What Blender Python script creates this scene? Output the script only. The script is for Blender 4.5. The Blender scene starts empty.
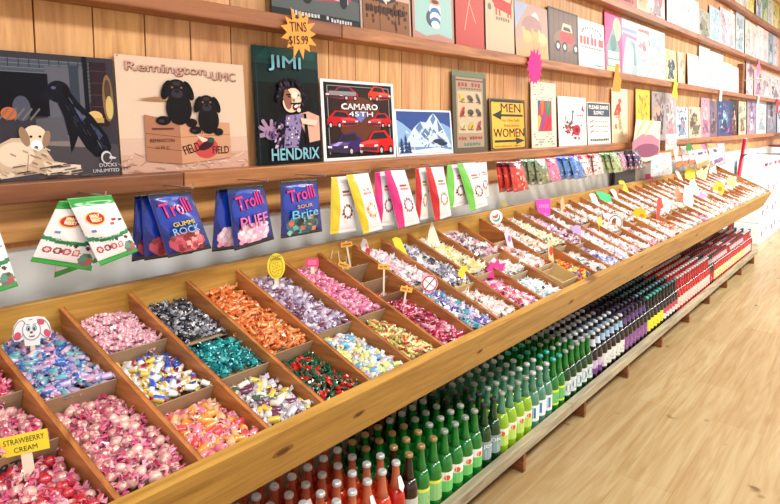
import bpy, math, random
from mathutils import Vector, Matrix
R = random.Random(7)
C = bpy.context.scene.collection
PI = math.pi

# ---------------------------------------------------------------- materials
def newmat(name):
    m = bpy.data.materials.new(name); m.use_nodes = True
    nt = m.node_tree; b = nt.nodes['Principled BSDF']
    return m, nt, b
def setin(b, **k):
    for n, v in k.items():
        n = n.replace('_', ' ')
        if n in b.inputs: b.inputs[n].default_value = v
def plain(name, col, rough=.5, **k):
    m, nt, b = newmat(name)
    b.inputs['Base Color'].default_value = (*col, 1); b.inputs['Roughness'].default_value = rough
    setin(b, **k); return m
def attrmat(name, rough=.4, noise=0, nscale=40, **k):
    """colours come from the mesh's own Col attribute: printed inks, sweets, wrappers"""
    m, nt, b = newmat(name)
    a = nt.nodes.new('ShaderNodeVertexColor'); a.layer_name = 'Col'
    src = a.outputs['Color']
    if noise:
        tc = nt.nodes.new('ShaderNodeTexCoord'); n = nt.nodes.new('ShaderNodeTexNoise'); n.inputs['Scale'].default_value = nscale
        nt.links.new(tc.outputs['Object'], n.inputs['Vector'])
        mr = nt.nodes.new('ShaderNodeMapRange'); mr.inputs['To Min'].default_value = 1-noise; mr.inputs['To Max'].default_value = 1+noise
        nt.links.new(n.outputs['Fac'], mr.inputs['Value'])
        mx = nt.nodes.new('ShaderNodeVectorMath'); mx.operation = 'SCALE'
        nt.links.new(src, mx.inputs[0]); nt.links.new(mr.outputs['Result'], mx.inputs['Scale'])
        src = mx.outputs[0]
    nt.links.new(src, b.inputs['Base Color']); b.inputs['Roughness'].default_value = rough
    setin(b, **k); return m
def wood(name, dark, light, axis='X', scale=1.0, rough=.45, attr=False, knots=False, bump=.15):
    m, nt, b = newmat(name); L = nt.links.new
    tc = nt.nodes.new('ShaderNodeTexCoord'); mp = nt.nodes.new('ShaderNodeMapping')
    st = {'X': (1.2, 16, 16), 'Y': (16, 1.2, 16), 'Z': (16, 16, 1.2)}[axis]
    mp.inputs['Scale'].default_value = tuple(s*scale for s in st)
    L(tc.outputs['Object'], mp.inputs['Vector'])
    n = nt.nodes.new('ShaderNodeTexNoise'); n.inputs['Scale'].default_value = 1.6; n.inputs['Detail'].default_value = 6; n.inputs['Distortion'].default_value = 1.3
    L(mp.outputs[0], n.inputs['Vector'])
    n2 = nt.nodes.new('ShaderNodeTexNoise'); n2.inputs['Scale'].default_value = 8; n2.inputs['Detail'].default_value = 3
    L(mp.outputs[0], n2.inputs['Vector'])
    ad = nt.nodes.new('ShaderNodeMath'); ad.operation = 'MULTIPLY_ADD'; ad.inputs[1].default_value = .35
    L(n2.outputs['Fac'], ad.inputs[0]); L(n.outputs['Fac'], ad.inputs[2])
    r = nt.nodes.new('ShaderNodeValToRGB'); r.color_ramp.elements[0].position = .42; r.color_ramp.elements[1].position = .82
    r.color_ramp.elements[0].color = (*dark, 1); r.color_ramp.elements[1].color = (*light, 1)
    L(ad.outputs[0], r.inputs['Fac']); out = r.outputs['Color']
    if knots:
        v = nt.nodes.new('ShaderNodeTexVoronoi'); v.inputs['Scale'].default_value = 1; v.inputs['Randomness'].default_value = .9
        m2 = nt.nodes.new('ShaderNodeMapping'); m2.inputs['Scale'].default_value = (2.0, 5, 5); L(tc.outputs['Object'], m2.inputs['Vector']); L(m2.outputs[0], v.inputs['Vector'])
        kr = nt.nodes.new('ShaderNodeValToRGB'); kr.color_ramp.elements[0].position = .06; kr.color_ramp.elements[1].position = .15
        kr.color_ramp.elements[0].color = (.22, .13, .06, 1); kr.color_ramp.elements[1].color = (1, 1, 1, 1)
        L(v.outputs['Distance'], kr.inputs['Fac'])
        mm = nt.nodes.new('ShaderNodeMix'); mm.data_type = 'RGBA'; mm.blend_type = 'MULTIPLY'; mm.inputs['Factor'].default_value = .8
        L(out, mm.inputs['A']); L(kr.outputs[0], mm.inputs['B']); out = mm.outputs['Result']
    if attr:
        a = nt.nodes.new('ShaderNodeVertexColor'); a.layer_name = 'Col'
        mm = nt.nodes.new('ShaderNodeMix'); mm.data_type = 'RGBA'; mm.blend_type = 'MULTIPLY'; mm.inputs['Factor'].default_value = 1
        L(out, mm.inputs['A']); L(a.outputs['Color'], mm.inputs['B']); out = mm.outputs['Result']
    L(out, b.inputs['Base Color']); b.inputs['Roughness'].default_value = rough
    bp = nt.nodes.new('ShaderNodeBump'); bp.inputs['Strength'].default_value = bump; bp.inputs['Distance'].default_value = .002
    L(ad.outputs[0], bp.inputs['Height']); L(bp.outputs[0], b.inputs['Normal'])
    return m
def sr(r, g, b):                       # 0..255 sRGB -> linear
    f = lambda c: ((c/255+.055)/1.055)**2.4 if c/255 > .04045 else c/255/12.92
    return (f(r)**1.13, f(g)**1.13, f(b)**1.13)

M_PRINT = attrmat('printed_tin', .38, Specular_IOR_Level=.14)
M_PAPER = attrmat('printed_card', .75)
M_BAG = attrmat('printed_foil_bag', .25, Coat_Weight=.4, Coat_Roughness=.12)
M_CANDY = attrmat('wrapped_sweet', .25, Coat_Weight=1.0, Coat_Roughness=.06, Coat_IOR=1.7)
M_FOIL = attrmat('foil_sweet', .2, Metallic=.2, Coat_Weight=.3)
M_PLANK = wood('wall_plank', sr(182, 130, 84), sr(222, 176, 126), 'Z', attr=True, rough=.55)
M_STRIP = wood('wall_strip_wood', sr(186, 130, 72), sr(228, 178, 116), 'X')
M_SHELF = wood('shelf_wood', sr(142, 88, 50), sr(196, 138, 88), 'X', attr=True, knots=True)
M_BOARD = wood('bin_board', sr(156, 114, 44), sr(200, 158, 80), 'X', knots=True, rough=.4)
M_INNER = wood('bin_divider_wood', sr(150, 92, 48), sr(206, 142, 84), 'Y', rough=.45)
M_RAIL = wood('weathered_rail', sr(128, 118, 98), sr(186, 176, 150), 'X', knots=True, rough=.7)
M_BRACK = wood('bracket_wood', sr(112, 66, 34), sr(160, 104, 58), 'Y', rough=.6)
M_KRAFT = attrmat('cardboard', .85, noise=.08, nscale=60)
M_WHITE = plain('white_wall_paint', sr(244, 250, 253), .5)
M_METAL = plain('steel', (.6, .6, .6), .3, Metallic=1)
M_BLACKP = plain('black_plastic', (.02, .02, .02), .4)
M_PLASTIC = attrmat('coloured_plastic', .35)
M_CAP = attrmat('bottle_cap', .3, Metallic=.3)
M_LABEL = attrmat('bottle_label', .5)
M_CEIL = plain('ceiling_paint', sr(235, 232, 225), .8)

def glassmat(name, col, trans=.35):
    return plain(name, col, .06, Transmission_Weight=trans, IOR=1.45, Coat_Weight=.5, Coat_Roughness=.03)

# ---------------------------------------------------------------- mesh builder
class MB:
    def __init__(s): s.v = []; s.f = []; s.c = []; s.m = []; s.T = None; s.sm = set()
    def vert(s, p):
        p = Vector(p)
        if s.T is not None: p = s.T @ p
        s.v.append(p); return len(s.v)-1
    def face(s, ids, col=(1, 1, 1), mi=0): s.f.append(ids); s.c.append(col); s.m.append(mi)
    def poly(s, pts, col=(1, 1, 1), mi=0): s.face([s.vert(p) for p in pts], col, mi)
    def box(s, a, b, col=(1, 1, 1), mi=0, sh=None):
        x0, y0, z0 = a; x1, y1, z1 = b
        P = [(x0, y0, z0), (x1, y0, z0), (x1, y1, z0), (x0, y1, z0), (x0, y0, z1), (x1, y0, z1), (x1, y1, z1), (x0, y1, z1)]
        if sh: P = [sh(p) for p in P]
        i = [s.vert(p) for p in P]
        for q in ((3, 2, 1, 0), (4, 5, 6, 7), (0, 1, 5, 4), (1, 2, 6, 5), (2, 3, 7, 6), (3, 0, 4, 7)): s.face([i[k] for k in q], col, mi)
    def prism(s, pts, off, col=(1, 1, 1), mi=0, scol=None):
        """polygon pts (3-D list) extruded by vector off"""
        o = Vector(off); a = [s.vert(p) for p in pts]; b = [s.vert(Vector(p)+o) for p in pts]
        s.face(a, col, mi); s.face(b[::-1], scol or col, mi); n = len(a)
        for k in range(n): s.face([a[k], b[k], b[(k+1) % n], a[(k+1) % n]][::-1], scol or col, mi)
    def lathe(s, prof, seg=12, cols=None, mi=0, cap=True):
        """prof: (r,z) list about Z"""
        rings = []
        for r, z in prof: rings.append([s.vert((r*math.cos(2*PI*k/seg), r*math.sin(2*PI*k/seg), z)) for k in range(seg)])
        for i in range(len(rings)-1):
            c = cols[i] if isinstance(cols, list) else (cols or (1, 1, 1)); m = mi[i] if isinstance(mi, list) else mi
            for k in range(seg): s.face([rings[i][k], rings[i][(k+1) % seg], rings[i+1][(k+1) % seg], rings[i+1][k]], c, m)
        if cap:
            s.face(rings[0][::-1], cols[0] if isinstance(cols, list) else (cols or (1, 1, 1)), mi[0] if isinstance(mi, list) else mi)
            s.face(rings[-1], cols[-1] if isinstance(cols, list) else (cols or (1, 1, 1)), mi[-1] if isinstance(mi, list) else mi)
    def tube(s, a, b, r, col=(1, 1, 1), seg=8, mi=0):
        a = Vector(a); b = Vector(b); d = (b-a).normalized(); u = d.orthogonal().normalized(); w = d.cross(u)
        A = [s.vert(a+(u*math.cos(2*PI*k/seg)+w*math.sin(2*PI*k/seg))*r) for k in range(seg)]
        B = [s.vert(b+(u*math.cos(2*PI*k/seg)+w*math.sin(2*PI*k/seg))*r) for k in range(seg)]
        for k in range(seg): s.face([A[k], A[(k+1) % seg], B[(k+1) % seg], B[k]], col, mi)
        s.face(A[::-1], col, mi); s.face(B, col, mi)
    def mesh(s, name, mats, smooth=False):
        me = bpy.data.meshes.new(name); me.from_pydata([tuple(p) for p in s.v], [], s.f)
        if not isinstance(mats, (list, tuple)): mats = [mats]
        for m in mats: me.materials.append(m)
        me.polygons.foreach_set('material_index', s.m)
        me.polygons.foreach_set('use_smooth', [smooth or (k in s.sm) for k in range(len(s.f))])
        ca = me.color_attributes.new('Col', 'FLOAT_COLOR', 'CORNER'); d = []
        for f, c in zip(s.f, s.c): d += [c[0], c[1], c[2], 1.0]*len(f)
        ca.data.foreach_set('color', d); me.update(); return me
    def build(s, name, mats, parent=None, smooth=False, loc=None):
        return link(name, s.mesh(name, mats, smooth), parent, loc)
def link(name, me, parent=None, loc=None):
    o = bpy.data.objects.new(name, me); C.objects.link(o)
    if loc is not None: o.location = loc
    if parent is not None: o.parent = parent
    return o
def tag(o, label=None, cat=None, group=None, kind=None):
    if label: o['label'] = label
    if cat: o['category'] = cat
    if group: o['group'] = group
    if kind: o['kind'] = kind
    return o
def thing(name, label, cat, loc=(0, 0, 0), group=None):
    o = bpy.data.objects.new(name, None); C.objects.link(o); o.location = loc; o.empty_display_size = .02
    return tag(o, label, cat, group)
def copy_tree(o, parent=None):
    c = o.copy(); C.objects.link(c)
    if parent is not None: c.parent = parent
    for ch in list(o.children): copy_tree(ch, c)
    return c

# text as triangles in a unit box
_tx = {}
def text_tris(t, bold=.0):
    bold = 0; k = (t, bold)
    if k in _tx: return _tx[k]
    cu = bpy.data.curves.new('t', 'FONT'); cu.body = t; cu.offset = bold; cu.resolution_u = 2
    o = bpy.data.objects.new('t', cu); C.objects.link(o)
    dg = bpy.context.evaluated_depsgraph_get(); dg.update()
    me = o.evaluated_get(dg).to_mesh()
    vs = [(v.co.x, v.co.y) for v in me.vertices]; fs = [tuple(p.vertices) for p in me.polygons]
    o.evaluated_get(dg).to_mesh_clear(); C.objects.unlink(o); bpy.data.objects.remove(o); bpy.data.curves.remove(cu)
    x0 = min(v[0] for v in vs); x1 = max(v[0] for v in vs); y0 = min(v[1] for v in vs); y1 = max(v[1] for v in vs)
    vs = [((x-x0)/(x1-x0), (y-y0)/(y1-y0)) for x, y in vs]
    _tx[k] = (vs, fs); return _tx[k]

class Print:
    """flat inks on a surface. surf(u,v,o) -> point; u,v in 0..1, o = height of the ink in metres"""
    def __init__(s, mb, surf, step=.00005, mi=0, start=.0003): s.mb = mb; s.surf = surf; s.o = start; s.step = step; s.mi = mi
    def _n(s): s.o += s.step
    def p(s, pts, col): s._n(); s.mb.poly([s.surf(u, v, s.o) for u, v in pts], col, s.mi)
    def r(s, x0, y0, x1, y1, col): s.p([(x0, y0), (x1, y0), (x1, y1), (x0, y1)], col)
    def e(s, cx, cy, rx, ry, col, rot=0, n=18):
        c, q = math.cos(rot), math.sin(rot); a = []
        for k in range(n):
            x, y = rx*math.cos(2*PI*k/n), ry*math.sin(2*PI*k/n); a.append((cx+x*c-y*q, cy+x*q+y*c))
        s.p(a, col)
    def t(s, txt, x, y, w, h, col, bold=.02, rot=0):
        if bold > .012:
            d = min(bold, .06)*h*.6
            for dx, dy in ((-d, -d*.6), (d, d*.6), (d, -d*.6)): s.t(txt, x+dx, y+dy, w, h, col, .01, rot)
        s._n(); vs, fs = text_tris(txt, bold); c, q = math.cos(rot), math.sin(rot)
        ids = []
        for a, b in vs:
            X, Y = a*w, b*h; ids.append(s.mb.vert(s.surf(x+X*c-Y*q, y+X*q+Y*c, s.o)))
        for f in fs: s.mb.face([ids[i] for i in f], col, s.mi)
    def line(s, x0, y0, x1, y1, wd, col, asp=1):
        dx, dy = x1-x0, (y1-y0)*asp; L = math.hypot(dx, dy) or 1; nx, ny = -dy/L*wd/2, dx/L*wd/2/asp
        s.p([(x0+nx, y0+ny), (x1+nx, y1+ny), (x1-nx, y1-ny), (x0-nx, y0-ny)], col)

# ---------------------------------------------------------------- the room
SHZ = ((0, 0), (1.2508, .0039), (1.7106, .0076), (2.1621, .0096), (2.6085, .0170))
def shelf_z(i, X): return SHZ[i][0]+SHZ[i][1]*X
XA, XB = -1.2, 15.0
mb = MB()
mb.box((XA, .012, 0), (XB, .12, 1.2), (1, 1, 1), 1)
mb.box((XA, .02, 1.2), (XB, .12, 3.3), (.25, .15, .08), 0)
x = XA - .002
while x < XB:
    t = R.uniform(.86, 1.1); w = .1345
    mb.box((x, 0, 1.14), (min(x+w-.0042, XB), .0195, 3.3), (t, t*R.uniform(.94, 1.03), t*R.uniform(.86, 1.02)), 0); x += w
tag(mb.build('wall_left', [M_PLANK, M_WHITE]), kind='structure')
mb = MB(); mb.box((XA, -.018, 1.158), (4.25, -.001, 1.262)); mb.box((4.254, -.018, 1.158+.012), (8.0, -.001, 1.28)); 
tag(mb.build('trim_1', M_STRIP), kind='structure')

# laminate floor
m, nt, b = newmat('laminate_floor'); L = nt.links.new
tc = nt.nodes.new('ShaderNodeTexCoord'); br = nt.nodes.new('ShaderNodeTexBrick')
br.offset = .37; br.inputs['Scale'].default_value = 1; br.inputs['Mortar Size'].default_value = .0012; br.inputs['Brick Width'].default_value = 1.2; br.inputs['Row Height'].default_value = .19
br.inputs['Color1'].default_value = (*sr(200, 183, 146), 1); br.inputs['Color2'].default_value = (*sr(190, 169, 130), 1); br.inputs['Mortar'].default_value = (*sr(176, 150, 110), 1); br.inputs['Mortar Smooth'].default_value = .3
L(tc.outputs['Object'], br.inputs['Vector'])
mp = nt.nodes.new('ShaderNodeMapping'); mp.inputs['Scale'].default_value = (1.1, 16, 1); L(tc.outputs['Object'], mp.inputs['Vector'])
n = nt.nodes.new('ShaderNodeTexNoise'); n.inputs['Scale'].default_value = 1.5; n.inputs['Detail'].default_value = 8; n.inputs['Distortion'].default_value = 1.5; L(mp.outputs[0], n.inputs['Vector'])
r = nt.nodes.new('ShaderNodeValToRGB'); r.color_ramp.elements[0].position = .32; r.color_ramp.elements[1].position = .72
r.color_ramp.elements[0].color = (*sr(214, 190, 150), 1); r.color_ramp.elements[1].color = (1, 1, 1, 1); L(n.outputs['Fac'], r.inputs['Fac'])
mm = nt.nodes.new('ShaderNodeMix'); mm.data_type = 'RGBA'; mm.blend_type = 'MULTIPLY'; mm.inputs['Factor'].default_value = .75
L(br.outputs['Color'], mm.inputs['A']); L(r.outputs[0], mm.inputs['B'])
v = nt.nodes.new('ShaderNodeTexNoise'); v.inputs['Scale'].default_value = 7; v.inputs['Detail'].default_value = 2; L(tc.outputs['Object'], v.inputs['Vector'])
kr = nt.nodes.new('ShaderNodeValToRGB'); kr.color_ramp.elements[0].position = .26; kr.color_ramp.elements[1].position = .31
kr.color_ramp.elements[0].color = (*sr(150, 108, 66), 1); kr.color_ramp.elements[1].color = (1, 1, 1, 1); L(v.outputs['Fac'], kr.inputs['Fac'])
m3 = nt.nodes.new('ShaderNodeMix'); m3.data_type = 'RGBA'; m3.blend_type = 'MULTIPLY'; m3.inputs['Factor'].default_value = .8
L(mm.outputs['Result'], m3.inputs['A']); L(kr.outputs[0], m3.inputs['B'])
L(m3.outputs['Result'], b.inputs['Base Color']); b.inputs['Roughness'].default_value = .36
mb = MB(); mb.box((XA, -6, -.05), (XB, .12, 0)); tag(mb.build('floor', m), kind='structure')
mb = MB(); mb.box((XA, -6, 3.3), (XB, .12, 3.35)); tag(mb.build('ceiling', M_CEIL), kind='structure')
mb = MB(); mb.box((XA, -5.6, 0), (XB, -5.5, 3.3)); tag(mb.build('wall_right', plain('beige_wall_paint', sr(236, 234, 230), .7)), kind='structure')

# ---------------------------------------------------------------- shelves that hold the tin signs
ordn = ['', 'lowest', 'second', 'third', 'topmost']
def shelf(i, xa, xb, tint, label):
    def sh(p): return (p[0], p[1], p[2]+shelf_z(i, p[0]))
    mb = MB(); mb.box((xa, -.082, 0), (xb, -.001, .046), tint, 0, sh)
    o = mb.build('sign_shelf', M_SHELF); mod = o.modifiers.new('b', 'BEVEL'); mod.width = .004; mod.segments = 2
    return tag(o, label, 'shelf')
shelf(1, XA, .864, (.50, .42, .44), 'purplish brown shelf board holding the two dog signs')
shelf(1, .867, 4.3, (1, .98, .95), 'orange brown shelf board under the singer and red car signs')
shelf(1, 4.303, XB, (1.1, 1.05, 1), 'pale lowest shelf board at far end of the wall')
shelf(2, XA, 1.47, (.66, .55, .48), 'dark shelf board that carries the orange starburst price tag')
shelf(2, 1.473, 4.0, (.98, .94, .9), 'shelf board under the coffee cup and ironing board signs')
shelf(2, 4.003, XB, (.9, .85, .85), 'second shelf board running to the far end of wall')
shelf(3, XA, 6.0, (.85, .8, .78), 'third shelf board up, along the top edge of the photo')
shelf(3, 6.003, XB, (.85, .8, .8), 'third shelf board up, its far length')
shelf(4, XA, XB, (.85, .8, .8), 'topmost wall shelf board near the ceiling corner')

# ---------------------------------------------------------------- tin signs
W = (1, 1, 1)
def poster(i, X, w, h, art, label, edge=(.75, .75, .72), group=None, name='tin_sign', dy=0):
    Y0 = -.030+dy; X *= 1.0106; w *= 1.0106; z = shelf_z(i, X+w/2)+.0465; lean = math.asin(min(.9, (-.012-Y0)/h))
    ul = Vector((1, 0, (shelf_z(i, X+w)-shelf_z(i, X))/w)).normalized(); vl = Vector((0, math.sin(lean), math.cos(lean))); nl = ul.cross(vl).normalized()
    org = Vector((X, Y0, z-(shelf_z(i, X+w)-shelf_z(i, X))/2))
    loc = Vector((X+w/2, Y0, z))
    def surf(u, v, o): return org-loc+ul*(u*w)+vl*(v*h)+nl*o
    mb = MB(); mb.prism([surf(0, 0, 0), surf(1, 0, 0), surf(1, 1, 0), surf(0, 1, 0)], nl*-.0022, edge)
    pr = Print(mb, surf); art(pr, h/w)
    o = mb.build(name, M_PRINT, None, False, loc)
    return tag(o, label, 'sign', group)

def art_dogs(P0, a):
    P = Print(P0.mb, lambda u, v, o: P0.surf(.335+.665*u, v, o)); P0.r(0, 0, 1, 1, sr(56, 58, 70)); P0.r(0, 0, .34, .27, sr(84, 78, 84)); P0.r(0, .64, .34, .95, sr(70, 78, 92)); P.o = P0.o+.0002
    P.r(0, 0, 1, 1, sr(66, 62, 72)); P.r(0, .62, .78, .95, sr(86, 92, 104))
    for k in range(9):
        P.line(0, .68+.033*k, .78, .68+.033*k, .004, sr(120, 128, 140), a)
    for k in range(10): P.r(.04+.08*k, .88, .045+.08*k, .95, sr(30, 34, 44))
    P.r(.4, .36, .72, .9, sr(104, 104, 116)); P.r(0, .5, .42, .84, sr(16, 18, 30)); P.e(.2, .56, .07, .1, sr(88, 90, 108)); P.e(.1, .52, .06, .05, sr(200, 110, 60))
    for k in range(5): P.line(.02+.06*k, .47, .1+.06*k, .56, .012, sr(120, 116, 118), a)
    P.r(.6, .6, .68, .92, sr(62, 70, 84)); P.r(.72, .4, .76, 1, sr(24, 24, 34)); P.r(.78, .42, .93, .96, sr(52, 36, 46))
    for k in range(5): P.r(.78, .48+.1*k, .93, .49+.1*k, sr(88, 56, 62))
    P.e(.93, .66, .05, .2, sr(140, 112, 80)); P.e(.93, .72, .03, .1, sr(90, 70, 56)); P.e(.94, .58, .035, .1, sr(206, 182, 120))
    P.e(.8, .5, .07, .05, sr(214, 184, 120)); P.r(.74, .45, .88, .49, sr(190, 160, 104))
    P.p([(0, 0), (1, 0), (1, .26), (.55, .33), (0, .3)], sr(84, 78, 84)); P.p([(.2, .28), (.8, .24), (.8, .32), (.3, .38)], sr(136, 126, 124))
    P.p([(.3, .48), (.52, .5), (.56, .3), (.3, .3)], sr(98, 96, 104))
    # black dog, sitting
    P.p([(.48, .72), (.55, .76), (.6, .7), (.66, .62), (.78, .5), (.9, .34), (.93, .24), (.9, .17), (.78, .16), (.7, .24), (.64, .34), (.6, .25), (.57, .2), (.56, .34), (.53, .5), (.49, .6)], sr(20, 22, 34))
    P.e(.5, .7, .1, .09, sr(22, 24, 38)); P.e(.4, .66, .06, .035, sr(24, 26, 40), .3); P.e(.57, .68, .03, .08, sr(12, 13, 22), .3)
    P.p([(.62, .58), (.72, .5), (.68, .46)], sr(92, 100, 128)); P.p([(.78, .44), (.86, .34), (.82, .3)], sr(74, 82, 112)); P.e(.46, .73, .02, .012, sr(96, 100, 130)); P.e(.84, .22, .07, .05, sr(26, 28, 44))
    # yellow dog, lying
    Y1 = sr(206, 182, 156); Y2 = sr(228, 208, 186); Y3 = sr(160, 132, 108)
    for k in range(26):
        t = R.random(); x = .56+.32*t+R.uniform(-.04, .05); y = .6-.34*t+R.uniform(-.08, .08); P.line(x, y, x+.03, y-.05, .006, R.choice([sr(60, 64, 86), sr(10, 11, 18), sr(40, 44, 62), sr(96, 104, 134)]), a)
    P.p([(0, .02), (0, .28), (.1, .33), (.2, .33), (.36, .24), (.42, .14), (.62, .1), (.66, .05), (.6, .02), (.42, .03), (.3, .05)], Y1)
    P.e(.13, .2, .14, .1, Y2); P.p([(.33, .14), (.64, .1), (.64, .04), (.36, .03)], Y2); P.e(.28, .33, .1, .1, Y2); P.e(.2, .34, .035, .08, Y3, .3); P.e(.37, .32, .03, .07, Y3, -.3)
    P.e(.29, .27, .045, .045, W); P.e(.285, .255, .015, .012, (.02, .02, .02)); P.e(.25, .34, .012, .01, (.02, .02, .02)); P.e(.32, .34, .012, .01, (.02, .02, .02))
    P.e(.04, .05, .07, .025, Y2); P.line(.22, .2, .2, .05, .006, Y3, a)
    for k in range(30):
        x = R.uniform(.0, .36); y = R.uniform(.06, .26); P.line(x, y, x+.04, y-.02, .007, R.choice([Y2, Y3, Y1, sr(190, 164, 138)]), a)
    for k in range(24): x = R.uniform(0, 1); y = R.uniform(.0, .12); P.line(x, y, x+.1, y+.01, .006, R.choice([sr(70, 64, 70), sr(104, 96, 98)]), a)
    d = sr(210, 206, 208)
    P.e(.87, .155, .05, .055, d); P.e(.875, .15, .04, .043, sr(74, 68, 76)); P.p([(.9, .17), (.96, .15), (.95, .14), (.9, .14)], d); P.e(.9, .15, .006, .006, d)
    P.t('DUCKS', .8, .075, .16, .03, d); P.t('UNLIMITED', .74, .03, .24, .028, d)
def art_pups(P, a):
    P.r(0, 0, 1, 1, sr(222, 198, 178)); P.r(.0, .0, 1, .16, sr(206, 170, 152)); P.r(0, .16, 1, .3, sr(214, 184, 166))
    for k in range(60):
        x = R.random(); y = R.uniform(0, .14); P.line(x, y, x+R.uniform(-.08, .08), y+R.uniform(-.03, .05), .006, R.choice([sr(186, 146, 128), sr(232, 208, 192), sr(170, 128, 112)]), a)
    P.t('Remington', .07, .845, .6, .1, sr(104, 84, 78), .03); P.t('Remington', .065, .85, .6, .1, sr(208, 160, 146), .015); P.t('-UMC', .68, .83, .24, .08, sr(104, 84, 78), .03); P.t('-UMC', .675, .835, .24, .08, sr(208, 160, 146), .015)
    P.p([(.17, .1), (.43, .06), (.43, .44), (.17, .5)], sr(176, 126, 100)); P.p([(.43, .06), (.84, .1), (.84, .43), (.43, .45)], sr(206, 158, 128))
    for y in (.2, .32): P.line(.17, y+.02, .43, y-.02, .004, sr(120, 78, 60), a); P.line(.43, y-.02, .84, y, .004, sr(160, 112, 86), a)
    P.t('REMINGTON', .53, .365, .2, .035, sr(70, 40, 34)); P.t('U M C', .59, .325, .08, .025, sr(70, 40, 34))
    P.e(.63, .2, .1, .1, sr(196, 84, 84)); P.t('FIELD', .46, .14, .13, .08, sr(60, 30, 30), rot=.3); P.t('FIELD', .68, .14, .14, .07, sr(60, 30, 30)); P.e(.63, .22, .07, .035, sr(70, 34, 36), .5); P.p([(.6, .25), (.55, .32), (.66, .27)], sr(230, 210, 196)); P.e(.67, .27, .03, .025, sr(60, 90, 80))
    P.t('REMINGTON', .2, .26, .18, .03, sr(110, 66, 56)); P.t('U M C', .24, .2, .1, .025, sr(110, 66, 56)); P.r(.22, .37, .38, .385, sr(110, 66, 56))
    P.p([(.13, .63), (.25, .655), (.42, .66), (.42, .63), (.26, .62)], sr(170, 128, 96))
    for (cx, cy, s) in ((.42, .72, 1.0), (.65, .6, .88)):
        K = sr(26, 22, 28); K2 = sr(62, 56, 66)
        P.e(cx+.01, cy-.16*s, .1*s, .15*s, K); P.e(cx-.08*s, cy+.0, .035*s, .09*s, sr(14, 12, 18), -.3); P.e(cx+.09*s, cy, .035*s, .09*s, sr(14, 12, 18), .3)
        P.e(cx, cy, .085*s, .1*s, K); P.e(cx, cy-.03*s, .045*s, .04*s, K2); P.e(cx, cy-.01*s, .018*s, .014*s, (.005, .005, .005)); P.e(cx-.035*s, cy+.025*s, .009, .009, sr(150, 110, 70)); P.e(cx+.035*s, cy+.025*s, .009, .009, sr(150, 110, 70)); P.e(cx, cy+.06*s, .03*s, .02*s, K2)
        P.e(cx-.115*s, cy-.27*s, .055*s, .04*s, K); P.e(cx+.1*s, cy-.29*s, .045*s, .04*s, K); P.e(cx-.13*s, cy-.275*s, .02*s, .015*s, K2)
    P.e(.01, .985, .006, .006, sr(120, 110, 100))
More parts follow.
